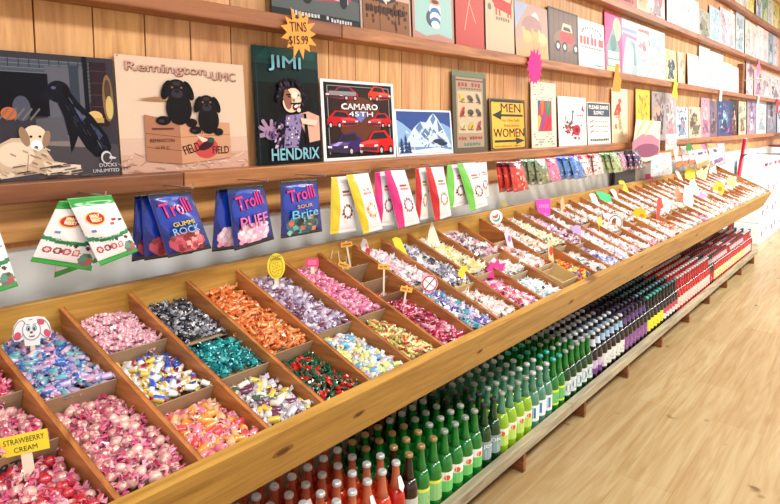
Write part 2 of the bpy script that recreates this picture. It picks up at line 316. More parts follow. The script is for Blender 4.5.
def art_singer(P, a):
    P.r(0, 0, 1, 1, sr(10, 24, 24)); P.p([(0, .8), (1, .78), (1, 1), (0, 1)], sr(34, 70, 68)); P.p([(0, .7), (1, .72), (1, .84), (0, .86)], sr(18, 46, 46)); P.p([(.05, .9), (.95, .92), (.95, 1), (.2, 1)], sr(40, 86, 82))
    P.p([(.8, .2), (1, .2), (1, .55), (.86, .5)], sr(20, 24, 30))
    K = sr(10, 8, 14); P.e(.52, .58, .27, .17, K); P.e(.3, .55, .1, .14, K); P.e(.78, .56, .1, .12, K)
    for k in range(26): P.line(.3+.45*R.random(), .45+.25*R.random(), .3+.45*R.random(), .45+.28*R.random(), .008, sr(38, 34, 46), a)
    # body, vest, arm reaching forward
    P.p([(.2, .14), (.2, .3), (.35, .42), (.7, .44), (.98, .4), (.98, .14)], sr(24, 20, 36))
    P.p([(.62, .43), (.8, .46), (.98, .42), (.98, .2), (.8, .18)], sr(222, 176, 158)); P.p([(.45, .42), (.72, .44), (.62, .14), (.4, .14)], sr(150, 136, 176))
    for k in range(40): x = R.uniform(.42, .68); y = R.uniform(.16, .42); P.e(x, y, .013, .01, R.choice([sr(230, 226, 240), sr(60, 44, 90), sr(110, 90, 160), K]))
    P.p([(.72, .44), (.76, .44), (.8, .16), (.74, .16)], K)
    P.e(.55, .555, .15, .105, sr(236, 210, 186), .25); P.e(.48, .56, .06, .09, sr(150, 104, 88), .25); P.e(.6, .5, .055, .035, sr(120, 30, 30), .2); P.e(.61, .505, .035, .012, W, .2)
    P.line(.46, .6, .53, .605, .018, K, a); P.line(.58, .61, .66, .6, .018, K, a); P.e(.5, .585, .018, .008, K); P.e(.62, .59, .018, .008, K); P.e(.57, .555, .022, .016, sr(170, 118, 98)); P.line(.52, .525, .68, .53, .02, K, a)
    # open hand towards the viewer
    S = sr(170, 140, 170); P.e(.22, .27, .11, .06, S); 
    for (x0, y0, x1, y1) in ((.14, .29, .05, .32), (.14, .26, .06, .25), (.16, .31, .1, .37), (.22, .32, .22, .37), (.3, .29, .37, .33)): P.line(x0, y0, x1, y1, .05, S, a); P.e(x1, y1, .025, .018, S)
    for k in range(3): P.line(.12+.05*k, .25, .14+.05*k, .29, .01, sr(50, 30, 60), a)
    T = sr(120, 206, 206); T2 = sr(30, 40, 90); V = sr(196, 150, 214)
    for (txt, x, y, w, h) in (('JIMI', .22, .8, .48, .13), ('HENDRIX', .2, .035, .74, .1)):
        P.t(txt, x+.01, y-.006, w, h, T2, .09); P.t(txt, x, y, w, h, V, .06); P.t(txt, x, y, w, h, T, .015)
    P.e(.58, .6, .05, .03, sr(250, 232, 214), .2); P.e(.64, .47, .03, .02, sr(246, 220, 200)); P.p([(.66, .4), (.94, .38), (.9, .33), (.68, .35)], sr(240, 206, 190))
    for k in range(60): t = R.uniform(-.6, 3.7); r_ = R.uniform(.9, 1.35); P.e(.54+.17*r_*math.cos(t), .59+.11*r_*math.sin(t), .02, .012, R.choice([sr(14, 12, 20), sr(50, 40, 60), sr(34, 30, 44), sr(90, 60, 80)]), t)
    for k in range(30): P.e(R.uniform(.16, .4), R.uniform(.15, .36), .02, .012, R.choice([sr(60, 40, 80), sr(120, 90, 140), sr(14, 12, 20), sr(200, 180, 210)]), R.random())
    P.line(.02, 0, .02, 1, .012, sr(40, 60, 70), a); 
def car(P, x, y, w, h, body, glass=sr(40, 44, 56), face=1, stripe=None):
    """a small printed motor car; x,y lower left"""
    f = lambda q: [(x+(u if face > 0 else 1-u)*w, y+v*h) for u, v in q]
    P.p(f([(0, .2), (.02, .5), (.25, .62), (.38, .95), (.75, 1), (.92, .68), (1, .5), (1, .18), (.5, .08)]), body)
    P.p(f([(.3, .62), (.41, .9), (.72, .93), (.83, .66)]), glass)
    P.p(f([(.02, .5), (.28, .6), (.6, .55), (.5, .46), (.1, .42)]), tuple(min(1, c*1.7+.05) for c in body))
    if stripe: P.p(f([(.1, .45), (.28, .6), (.4, .6), (.25, .42)]), stripe)
    P.p(f([(.03, .2), (.05, .34), (.5, .3), (.5, .14)]), (.03, .03, .04)); P.p(f([(.0, .36), (.0, .44), (.1, .42), (.1, .34)]), W); P.p(f([(.42, .32), (.42, .4), (.52, .42), (.52, .34)]), W)
    for u in (.62, .9): 
        cx, cy = f([(u, .17)])[0]; P.e(cx, cy, w*.075, h*.2, (.01, .01, .012)); P.e(cx, cy, w*.04, h*.11, (.5, .5, .52))
def art_cars(P, a):
    P.r(0, 0, 1, 1, sr(238, 238, 240)); P.r(.035, .035, .965, .965, sr(30, 22, 24)); P.r(.1, .1, .9, .9, sr(58, 36, 34)); P.e(.5, .5, .3, .3, sr(110, 62, 46)); P.r(.075, .08, .085, .93, sr(150, 150, 155)); P.r(.915, .08, .925, .93, sr(150, 150, 155)); P.r(.075, .92, .925, .93, sr(150, 150, 155))
    car(P, .06, .75, .42, .17, sr(176, 40, 60), face=1); P.r(.1, .81, .45, .86, sr(150, 150, 156)); car(P, .62, .75, .33, .2, sr(226, 70, 44), face=-1)
    car(P, .06, .4, .4, .22, sr(200, 30, 48), face=-1); car(P, .6, .4, .34, .2, sr(206, 36, 46), face=1)
    car(P, .05, .06, .48, .28, sr(70, 44, 110), face=1, stripe=sr(180, 170, 220)); car(P, .46, .05, .5, .32, sr(220, 30, 34), face=1)
    P.t('CAMARO', .24, .635, .5, .075, W, .05); P.t('CAMARO', .25, .645, .48, .055, sr(200, 205, 215), .01); P.p([(.49, .47), (.42, .54), (.42, .6), (.56, .6), (.56, .54)], sr(120, 130, 200)); P.t('45TH', .33, .545, .34, .068, sr(70, 80, 150), .05); P.t('45TH', .335, .548, .33, .062, W, .01)
def art_mountain(P, a):
    P.r(0, 0, 1, 1, sr(238, 242, 248)); P.r(.025, .04, .975, .96, sr(62, 92, 158)); P.r(.025, .04, .975, .5, sr(120, 160, 206))
    P.p([(.025, .3), (.025, .78), (.12, .7), (.3, .5), (.45, .3)], sr(150, 186, 226)); P.p([(.5, .3), (.8, .72), (.975, .6), (.975, .3)], sr(140, 176, 220))
    P.p([(.1, .2), (.3, .6), (.42, .74), (.52, .72), (.6, .86), (.66, .93), (.72, .84), (.8, .66), (.9, .4), (.97, .15)], sr(206, 226, 244))
    for q in ([(.66, .93), (.7, .8), (.64, .66), (.6, .78)], [(.42, .74), (.46, .6), (.38, .5), (.33, .6)], [(.72, .8), (.82, .56), (.74, .5)], [(.5, .6), (.58, .46), (.48, .36), (.42, .46)], [(.7, .46), (.86, .3), (.9, .12), (.76, .2)]): P.p(q, sr(108, 138, 182))
    for k in range(40): x = R.uniform(.12, .9); y = R.uniform(.12, .62); P.line(x, y, x+R.uniform(-.05, .05), y+R.uniform(-.09, -.03), .012, R.choice([sr(90, 112, 158), sr(236, 244, 252), sr(160, 190, 224), sr(70, 90, 130)]), a)
    P.p([(.025, .04), (.025, .2), (.3, .12), (.7, .16), (.975, .08), (.975, .04)], sr(216, 230, 246)); P.e(.72, .3, .1, .05, sr(56, 66, 92)); P.e(.8, .24, .09, .04, sr(50, 60, 86))
    for x0, hh in ((.08, .3), (.15, .36), (.2, .24)):
        for j in range(4): P.p([(x0-.045+.008*j, .06+hh*j/4), (x0+.045-.008*j, .06+hh*j/4), (x0, .06+hh*(j+1.5)/4)], sr(52, 74, 120))
def squiggle(P, x0, y0, x1, y1, col, n=9):
    for k in range(n):
        if R.random() < .85: u = x0+(x1-x0)*k/n; P.r(u, y0+R.uniform(0, .2)*(y1-y0), u+(x1-x0)/n*.7, y1-R.uniform(0, .2)*(y1-y0), col)
def art_lures(P, a):
    P.r(0, 0, 1, 1, sr(110, 104, 90)); P.r(.0, .94, 1, 1, sr(126, 138, 112)); P.r(.1, .06, .9, .93, sr(176, 158, 136)); P.r(.14, .24, .86, .76, sr(206, 188, 160)); squiggle(P, .16, .81, .84, .87, sr(176, 84, 78), 7); squiggle(P, .14, .78, .86, .8, sr(120, 110, 100)); P.r(.1, .885, .9, .9, sr(140, 80, 80))
    squiggle(P, .14, .155, .86, .2, sr(176, 84, 78), 9); squiggle(P, .2, .08, .8, .12, sr(110, 140, 140), 7)
    cs = [sr(214, 196, 84), sr(120, 100, 92), sr(110, 116, 120), sr(180, 70, 64), sr(90, 96, 90), sr(110, 96, 100), sr(214, 200, 160), sr(206, 184, 70), sr(176, 90, 90)]
    for k in range(9):
        cx = .26+.24*(k % 3); cy = .67-.17*(k//3); P.e(cx, cy, .09, .035, cs[k], R.uniform(-.8, .8)); P.e(cx+.02, cy-.02, .05, .02, tuple(c*.5 for c in cs[k]), R.uniform(-.8, .8)); P.line(cx-.08, cy-.045, cx+.08, cy-.05, .012, sr(150, 90, 80), a)
def art_men(P, a):
    Kc = sr(52, 66, 60); P.r(0, 0, 1, 1, sr(120, 104, 60)); 
    P.p([(.03, .05), (.08, .02), (.92, .02), (.97, .05), (.97, .95), (.92, .98), (.08, .98), (.03, .95)], Kc); P.p([(.05, .06), (.1, .035), (.9, .035), (.95, .06), (.95, .92), (.9, .945), (.1, .945), (.05, .92)], sr(240, 184, 76)); P.r(.06, .1, .5, .9, sr(246, 192, 84)); P.r(.1, .93, .9, .965, Kc)
    P.t('MEN', .3, .74, .56, .17, sr(44, 44, 40), .02); P.r(.3, .655, .92, .7, Kc); P.p([(.06, .68), (.32, .78), (.3, .585)], Kc); P.t('to the left', .32, .555, .5, .055, sr(150, 96, 50), .03); P.t('because', .38, .455, .42, .055, sr(150, 96, 50), .03)
    P.t('WOMEN', .08, .25, .86, .17, sr(44, 44, 40), .02); P.r(.1, .15, .75, .195, Kc); P.p([(.95, .172), (.68, .24), (.7, .1)], Kc); P.t('are always right', .1, .05, .72, .045, sr(150, 96, 50), .03)
def art_quilt(P, a):
    P.r(0, 0, 1, 1, sr(232, 222, 206)); 
    for k in range(26): P.r(*(lambda x, y: (x, y, x+.08, y+.012))(R.uniform(.05, .85), R.choice([.96, .92, .88, .84, .8, .76, .73])), R.choice([sr(120, 170, 180), sr(220, 130, 120), sr(150, 190, 160)]))
    P.r(.25, .25, .8, .72, sr(196, 76, 96)); cs = [sr(60, 110, 180), sr(232, 130, 60), sr(60, 150, 110), sr(226, 196, 80), sr(150, 90, 170), sr(220, 60, 80), sr(90, 180, 200)]
    for q in ([(.25, .5), (.35, .72), (.25, .72)], [(.35, .72), (.5, .72), (.45, .5), (.38, .5)], [(.55, .7), (.72, .72), (.74, .5), (.58, .5)], [(.25, .25), (.38, .45), (.3, .5), (.25, .48)], [(.4, .25), (.55, .5), (.45, .55), (.36, .3)], [(.55, .25), (.8, .4), (.8, .5), (.6, .42)], [(.62, .55), (.7, .68), (.64, .7)]): P.p(q, cs.pop(0))
    for k in range(30): x = R.uniform(.05, .85); y = R.choice([.04, .08, .12, .16, .2]); P.r(x, y, x+.07, y+.014, R.choice([sr(120, 170, 180), sr(214, 150, 130), sr(120, 130, 140)]))
def art_flowerbike(P, a):
    P.r(0, 0, 1, 1, sr(250, 250, 250)); P.e(.33, .85, .2, .04, sr(226, 238, 240)); P.p([(.86, .86), (.95, .68), (.82, .74)], sr(196, 50, 60)); squiggle(P, .64, .6, .9, .65, sr(216, 70, 90), 4); squiggle(P, .66, .68, .86, .7, sr(200, 150, 150), 4)
    for k in range(46): t = R.random(); x = .2+.55*t+R.uniform(-.08, .08); y = .35+R.uniform(-.14, .2)-.1*t; P.e(x, y, R.uniform(.02, .05), R.uniform(.015, .035), R.choice([sr(190, 44, 56), sr(120, 120, 124), sr(214, 90, 96), sr(90, 100, 92), sr(150, 40, 48)]))
    P.e(.62, .32, .14, .11, sr(200, 50, 62)); P.e(.62, .32, .07, .05, sr(130, 30, 40)); P.line(.2, .45, .25, .62, .02, sr(120, 124, 124), a); P.line(.45, .45, .5, .7, .03, sr(120, 124, 124), a); P.e(.5, .7, .04, .03, sr(130, 134, 134)); squiggle(P, .1, .06, .5, .075, sr(170, 180, 190), 6)
def art_drive(P, a):
    P.r(0, 0, 1, 1, sr(240, 236, 230)); P.r(.02, .66, .98, .98, sr(84, 94, 110)); P.t('PLEASE DRIVE', .08, .84, .84, .09, W, .05); P.t('SLOWLY', .27, .71, .44, .09, W, .05)
    for y in (.52, .4, .28): P.line(.1, y, .25, y+.05, .02, sr(190, 100, 90), a); squiggle(P, .32, y, .9, y+.04, sr(206, 160, 150), 7)
    squiggle(P, .1, .07, .92, .13, sr(110, 110, 114), 10)
def art_redbird(P, a):
    P.r(0, 0, 1, 1, sr(240, 226, 196)); P.p([(.1, .5), (.3, .7), (.5, .74), (.6, .6), (.4, .5)], sr(220, 84, 70)); P.e(.5, .77, .12, .05, sr(216, 120, 100)); P.p([(.3, .52), (.5, .5), (.6, .3), (.5, .3)], sr(200, 160, 130)); P.e(.5, .35, .09, .12, sr(196, 170, 140)); P.e(.25, .3, .08, .05, sr(220, 120, 110)); P.line(.6, .3, .66, .1, .03, sr(150, 140, 110), a)
    for k in range(12): P.e(R.uniform(.2, .8), R.uniform(.15, .6), .04, .02, R.choice([sr(226, 120, 100), sr(160, 160, 120), sr(200, 180, 160)]))
def art_palette(cols, seed, border=None, head=False):
    def f(P, a):
        q = random.Random(seed); P.r(0, 0, 1, 1, cols[0])
        for k in range(7): x0, y0 = q.uniform(.05, .6), q.uniform(.05, .7); P.r(x0, y0, x0+q.uniform(.1, .35), y0+q.uniform(.08, .25), q.choice(cols))
        P.e(.5+q.uniform(-.1, .1), .45+q.uniform(-.1, .1), q.uniform(.16, .3), q.uniform(.14, .28), q.choice(cols[1:])); P.e(.5, .6, .13, .1, q.choice(cols)); P.p([(.2, .1), (.8, .12), (.6, .45), (.4, .45)], q.choice(cols[1:]))
        for k in range(44): P.e(q.uniform(.08, .92), q.uniform(.06, .94), q.uniform(.015, .06), q.uniform(.01, .045), tuple(min(1, c*q.uniform(.5, 1.3)) for c in q.choice(cols)), q.uniform(0, 3))
        if head: squiggle(P, .1, .85, .9, .93, cols[-1], 7)
        if border:
            for b in ((0, 0, 1, .025), (0, .975, 1, 1), (0, 0, .03, 1), (.97, 0, 1, 1)): P.r(*b, border)
    return f
# shelf two
def art_topcar(P, a):
    P.r(0, 0, 1, 1, sr(70, 74, 84)); P.r(0, 0, 1, .1, sr(40, 42, 48)); P.p([(0, .1), (1, .1), (1, .3), (0, .45)], sr(96, 104, 104)); car(P, .05, .2, .85, .5, sr(196, 60, 90), face=-1); P.p([(.3, .34), (.86, .26), (.86, .4), (.5, .5)], sr(206, 176, 206)); P.e(.8, .3, .05, .1, sr(30, 30, 40))
    P.p([(.35, .62), (.75, .62), (.9, .5), (.55, .5)], sr(140, 156, 180)); squiggle(P, .2, .05, .62, .1, sr(206, 206, 210), 12); squiggle(P, .64, .03, .9, .08, sr(206, 206, 210), 8); P.r(0, .96, 1, 1, sr(30, 30, 34))
def art_beard(P, a):
    P.r(0, 0, 1, 1, sr(196, 172, 160)); P.r(.03, .03, .97, .97, sr(206, 178, 160)); P.r(.03, .03, .97, .36, sr(150, 106, 72)); P.e(.45, .6, .4, .3, sr(70, 56, 58)); P.p([(.25, .7), (.7, .7), (.62, .38), (.5, .3), (.36, .38)], sr(212, 204, 200)); P.e(.48, .75, .2, .1, sr(224, 200, 184)); P.line(.35, .6, .6, .6, .02, sr(130, 120, 120), a)
    for k in range(3): P.line(.04+.32*k, .03, .04+.32*k, .36, .012, sr(80, 56, 42), a)
    for k in range(34): x = .07+.85*R.random(); y = .06+.26*R.random(); P.r(x, y, x+.03, y+.035, sr(84, 54, 42))
    squiggle(P, .1, .2, .9, .28, sr(70, 44, 36), 10)
def art_you(P, a):
    P.r(0, 0, 1, 1, sr(196, 150, 140)); P.p([(.05, .1), (.3, .06), (.6, .1), (.95, .07), (.93, .95), (.05, .96)], sr(168, 206, 204)); P.t('YOU', .18, .5, .66, .2, sr(150, 90, 96), .06); P.t('YOU', .16, .51, .66, .2, sr(240, 226, 214), .03)
    P.e(.46, .25, .15, .09, sr(94, 100, 120)); P.e(.53, .34, .14, .08, W); P.e(.53, .3, .13, .07, sr(90, 130, 180)); P.e(.53, .26, .13, .06, W); P.e(.53, .22, .12, .05, sr(90, 130, 180)); P.e(.53, .19, .1, .04, W); P.e(.53, .42, .12, .035, sr(226, 170, 150)); P.e(.53, .425, .09, .022, sr(120, 70, 60))
    P.t('THANK', .2, .76, .6, .12, sr(240, 226, 214), .03)
def art_iron(P, a):
    P.r(0, 0, 1, 1, sr(196, 88, 82)); P.p([(.1, .55), (.9, .62), (.96, .7), (.84, .74), (.1, .7)], sr(246, 228, 176)); P.line(.5, .56, .3, .2, .02, sr(226, 190, 170), a); P.line(.48, .52, .7, .3, .02, sr(226, 190, 170), a); P.p([(.7, .72), (.9, .68), (.84, .94), (.74, .94)], sr(160, 150, 130)); P.p([(.76, .7), (.9, .68), (.86, .86)], sr(96, 100, 88))
def art_dachs(P, a):
    P.r(0, 0, 1, 1, sr(206, 190, 164)); Rd = sr(196, 54, 46); P.p([(.28, .68), (.9, .64), (.92, .55), (.85, .5), (.3, .55)], Rd); P.e(.28, .72, .1, .13, Rd, .2); P.e(.3, .82, .14, .06, Rd); P.e(.22, .74, .05, .08, sr(130, 30, 30)); P.p([(.85, .62), (.98, .76), (.9, .58)], Rd)
    for x in (.34, .46, .76, .86): P.r(x, .46, x+.05, .56, Rd)
    P.e(.14, .54, .06, .04, sr(120, 130, 110)); squiggle(P, .35, .4, .85, .45, sr(150, 130, 116), 6); squiggle(P, .5, .72, .85, .76, sr(70, 60, 60), 5)
def art_horses(P, a):
    P.r(0, 0, 1, 1, sr(190, 160, 150)); P.r(0, 0, 1, .35, sr(206, 170, 140)); P.p([(0, .5), (0, 1), (.4, 1)], sr(170, 180, 206)); P.e(.6, .72, .12, .16, sr(220, 216, 226)); P.e(.5, .6, .3, .2, sr(176, 140, 134))
    for cx, cc in ((.35, sr(224, 190, 130)), (.62, sr(214, 176, 120)), (.82, sr(226, 200, 150))): P.e(cx, .4, .14, .12, cc); P.e(cx-.1, .5, .05, .08, cc, .4); [P.r(cx+d, .14, cx+d+.035, .34, tuple(c*.85 for c in cc)) for d in (-.1, -.03, .05, .1)]
    P.p([(0, 0), (1, 0), (1, .12), (0, .18)], sr(200, 176, 130))
def art_truck(P, a):
    P.r(0, 0, 1, 1, sr(124, 104, 92))
    for k in range(6): P.r(.16*k+.02, 0, .16*k+.032, 1, sr(88, 72, 64))
    P.e(.52, .44, .36, .2, sr(150, 120, 104)); P.p([(.36, .42), (.8, .4), (.86, .5), (.78, .6), (.42, .62)], sr(206, 66, 56)); P.p([(.42, .62), (.8, .62), (.74, .76), (.48, .77)], sr(226, 206, 176)); P.p([(.48, .64), (.75, .63), (.7, .7), (.5, .71)], sr(70, 60, 56)); P.r(.36, .5, .56, .58, sr(190, 60, 50))
    for x in (.3, .52, .9): P.e(x, .33, .09, .1, sr(60, 58, 60)); P.e(x, .33, .05, .055, sr(206, 206, 210))
    for b in ((0, 0, 1, .03), (0, .97, 1, 1), (0, 0, .04, 1), (.96, 0, 1, 1)): P.r(*b, sr(70, 72, 72))
def art_higher(P, a):
    P.r(0, 0, 1, 1, sr(238, 240, 238)); 
    for k in range(12): t = PI*k/11; P.e(.5-.36*math.cos(t), .74+.12*math.sin(t), .03, .02, sr(110, 90, 90))
    P.p([(.5, .6), (.46, .74), (.54, .74)], sr(120, 140, 140)); 
    for k in range(5): P.r(.06+.12*k+(.05 if k > 2 else 0), .5, .15+.12*k+(.05 if k > 2 else 0), .66, sr(206, 84, 96))
    P.r(.76, .5, .95, .66, sr(206, 84, 96)); squiggle(P, .1, .42, .9, .46, sr(150, 140, 140), 12); P.e(.78, .2, .1, .14, sr(196, 214, 214)); P.r(.6, .08, .95, .1, sr(120, 150, 150)); P.r(0, 0, 1, .03, sr(150, 176, 180))
Pk = sr(226, 84, 150)
def art_pinkposter(P, a):
    P.r(0, 0, 1, 1, Pk); P.e(.72, .75, .25, .2, sr(246, 214, 170)); P.p([(.1, .4), (.5, .8), (.9, .35), (.9, .1), (.1, .1)], sr(130, 170, 170)); P.e(.5, .5, .18, .15, sr(90, 140, 136)); P.r(.2, .25, .8, .36, W); P.r(.2, .12, .85, .22, sr(240, 220, 226)); P.r(.1, .02, .9, .1, sr(226, 226, 150)); P.p([(0, .5), (.3, .9), (0, 1)], sr(240, 60, 140))
def art_lady(P, a):
    P.r(0, 0, 1, 1, sr(176, 196, 214)); P.r(0, .7, 1, 1, sr(190, 216, 236)); P.r(0, .78, 1, .84, sr(150, 160, 206)); P.p([(0, .1), (.3, .7), (0, .7)], sr(196, 130, 180)); P.p([(.2, .05), (.35, .5), (.4, .68), (.5, .68), (.8, .45), (.75, .2), (.6, .04)], sr(250, 246, 240)); P.p([(.5, .65), (.9, .6), (.95, .2), (.8, .2), (.78, .48)], sr(130, 170, 176)); P.e(.42, .68, .06, .04, sr(240, 214, 196)); P.p([(.05, .7), (1, .66), (1, .72), (.05, .75)], sr(206, 130, 170))
pal = lambda *a: [sr(*c) for c in a]
posters1 = [
 (0.309, 0.401, 0.293, art_dogs, 'tin sign of black and yellow dogs before a fireplace', (.1, .1, .12)),
 (0.715, 0.388, 0.307, art_pups, 'beige tin sign of two black puppies in a wooden crate', sr(216, 196, 180)),
 (1.135, 0.270, 0.372, art_singer, 'dark green tall tin sign of a shouting singer with outstretched hand', (.05, .08, .08)),
 (1.416, 0.385, 0.286, art_cars, 'white framed tin sign with six red and purple cars', W),
 (1.807, 0.387, 0.189, art_mountain, 'low white framed sign of a snowy blue mountain', W),
 (2.200, 0.280, 0.368, art_lures, 'narrow grey framed sign of nine fishing lures', sr(120, 116, 100)),
 (2.513, 0.358, 0.256, art_men, 'orange yellow sign with arrows for men and women', sr(90, 84, 50)),
 (2.933, 0.299, 0.360, art_quilt, 'cream sign with multicoloured patchwork picture below the pink burst', W),
 (3.265, 0.397, 0.293, art_flowerbike, 'white sign with red flowers next to the slate headed drive sign', W),
 (3.683, 0.385, 0.271, art_drive, 'white sign with slate blue heading asking drivers to go slow', W),
 (4.092, 0.306, 0.378, art_redbird, 'tall cream sign with a red bird, under the orange tag', W),
 (4.575, 0.317, 0.393, art_palette(pal((240, 206, 80), (236, 196, 60), (246, 220, 120), (226, 180, 90), (190, 140, 60)), 1), 'bright yellow sign on the lowest shelf'),
 (4.947, 0.333, 0.394, art_palette(pal((176, 166, 166), (130, 116, 120), (200, 190, 190), (90, 80, 90), (214, 170, 150)), 2), 'tall grey figure sign just past the yellow sign'),
 (5.287, 0.311, 0.393, art_palette(pal((190, 180, 184), (210, 150, 160), (120, 112, 124), (230, 220, 220), (150, 140, 150)), 3), 'grey and pink sign beneath the yellow burst tag'),
 (5.619, 0.379, 0.285, art_palette(pal((200, 220, 236), (240, 246, 250), (140, 160, 186), (200, 140, 130), (90, 110, 140)), 4), 'short pale blue snowy sign on the lowest shelf'),
 (6.021, 0.426, 0.294, art_palette(pal((226, 206, 180), (120, 124, 104), (170, 160, 110), (200, 120, 110), (110, 90, 90)), 5), 'short cream sign with a dark oval figure'),
 (6.453, 0.332, 0.392, art_palette(pal((206, 160, 180), (170, 110, 150), (226, 196, 200), (120, 90, 110), (230, 150, 170)), 6), 'mauve and pink sign after the two short ones'),
 (6.792, 0.318, 0.373, art_palette(pal((140, 120, 140), (110, 96, 120), (170, 150, 160), (90, 76, 90)), 7), 'plain dark mauve sign before the blue cabinet sign'),
 (7.138, 0.652, 0.394, art_palette(pal((60, 84, 130), (90, 150, 190), (40, 56, 100), (180, 210, 230), (90, 120, 170), (210, 60, 160)), 8, (.06, .08, .2)), 'wide dark blue sign with pale panes'),
 (7.796, 0.320, 0.415, art_palette(pal((60, 50, 56), (226, 200, 180), (90, 76, 80), (190, 150, 130)), 9), 'near black sign with a light figure beside the blue one'),
 (8.207, 0.445, 0.416, art_palette(pal((196, 200, 176), (150, 156, 130), (220, 214, 190), (120, 110, 90)), 10), 'greenish cream sign right above the red pole'),
 (8.721, 0.567, 0.444, art_palette(pal((170, 150, 176), (126, 96, 150), (210, 200, 200), (120, 110, 120)), 11), 'lilac grey figure sign past the greenish one'),
 (9.330, 0.763, 0.460, art_palette(pal((206, 226, 232), (236, 240, 240), (150, 180, 190), (206, 190, 180)), 12), 'wide pale aqua sign above the white cartons'),
 (10.181, 0.800, 0.460, art_palette(pal((140, 140, 156), (196, 206, 214), (110, 96, 120), (170, 160, 170)), 13), 'grey violet sign above the glowing lamp'),
 (11.084, 0.825, 0.460, art_palette(pal((190, 214, 224), (150, 180, 196), (90, 100, 120), (220, 226, 230)), 14), 'last blue grey sign on the lowest shelf'),
]
posters2 = [
 (1.203, 0.395, 0.318, art_topcar, 'dark sign of a pink and lilac car above the orange starburst', (.03, .03, .04)),
 (1.604, 0.289, 0.380, art_beard, 'sign of a bearded man over brown lettered planks', W),
 (1.905, 0.288, 0.400, art_you, 'pale turquoise sign with a striped coffee cup', sr(180, 140, 130)),
 (2.207, 0.233, 0.400, art_iron, 'red sign with a cream ironing board', sr(120, 50, 50)),
 (2.455, 0.269, 0.400, art_dachs, 'tan sign of a long red dog', sr(190, 176, 150)),
 (2.740, 0.364, 0.285, art_horses, 'hazy brown sign with golden horses', sr(150, 130, 120)),
 (3.110, 0.395, 0.309, art_truck, 'brown plank sign with an old red hot rod truck', sr(70, 70, 70)),
 (3.511, 0.407, 0.297, art_higher, 'white sign with big red block letters', W),
 (3.924, 0.305, 0.397, art_pinkposter, 'hot pink poster with pale green figure, second shelf', Pk),
 (4.235, 0.301, 0.392, art_lady, 'pale blue poster of a lady in a white gown'),
 (4.542, 0.314, 0.390, art_palette(pal((226, 236, 240), (230, 180, 190), (200, 220, 230), (240, 240, 244), (214, 150, 160)), 20, head=True), 'whitish poster with faint pink words beside the white gown lady'),
 (4.862, 0.351, 0.391, art_palette(pal((196, 226, 226), (230, 240, 236), (160, 206, 206), (236, 236, 206)), 21), 'pale aqua poster left of the short yellow one'),
 (5.218, 0.335, 0.272, art_palette(pal((240, 232, 170), (240, 240, 220), (90, 110, 120), (70, 80, 96), (226, 220, 150)), 22), 'short pale yellow poster with a dark bird shape'),
 (5.589, 0.212, 0.281, art_palette(pal((240, 200, 180), (246, 220, 206), (226, 150, 140), (246, 230, 210)), 23), 'very narrow peach poster on the second shelf'),
 (5.905, 0.377, 0.292, art_palette(pal((250, 248, 244), (246, 240, 240), (250, 250, 250), (240, 232, 226)), 24), 'short glaring white poster, nearest of the white run'),  # from here to the dark post, reflected glare is painted in as white ink
 (6.288, 0.420, 0.400, art_palette(pal((252, 252, 252), (246, 246, 246), (250, 240, 240)), 25), 'tallest blank white poster on the second shelf'),
 (6.734, 0.543, 0.384, art_palette(pal((252, 250, 250), (246, 236, 236), (250, 244, 240), (240, 220, 224)), 26), 'wide white poster with a faint pink tint'),
 (7.283, 0.439, 0.316, art_palette(pal((250, 246, 244), (240, 220, 224), (246, 236, 232)), 27), 'short white poster with pale pink lower half'),
 (7.728, 0.373, 0.304, art_palette(pal((246, 242, 240), (236, 210, 214), (240, 226, 226)), 28), 'last short white poster before the dark wooden post'),
 (8.521, 0.445, 0.446, art_palette(pal((214, 200, 206), (190, 140, 170), (230, 220, 220), (150, 120, 140)), 29), 'pinkish mauve poster just past the dark post'),
 (9.040, 0.571, 0.358, art_palette(pal((200, 180, 190), (170, 120, 150), (220, 206, 206), (120, 100, 120)), 30), 'dusky rose poster below the pink cross tag'),
 (9.617, 0.726, 0.370, art_palette(pal((206, 190, 190), (176, 150, 160), (226, 220, 216), (130, 120, 130)), 31), 'greyish pink poster second from the frame edge'),
 (10.350, 0.832, 0.359, art_palette(pal((214, 206, 206), (150, 130, 140), (230, 226, 226), (110, 100, 110)), 32), 'grey poster at the far end of the second shelf'),
]
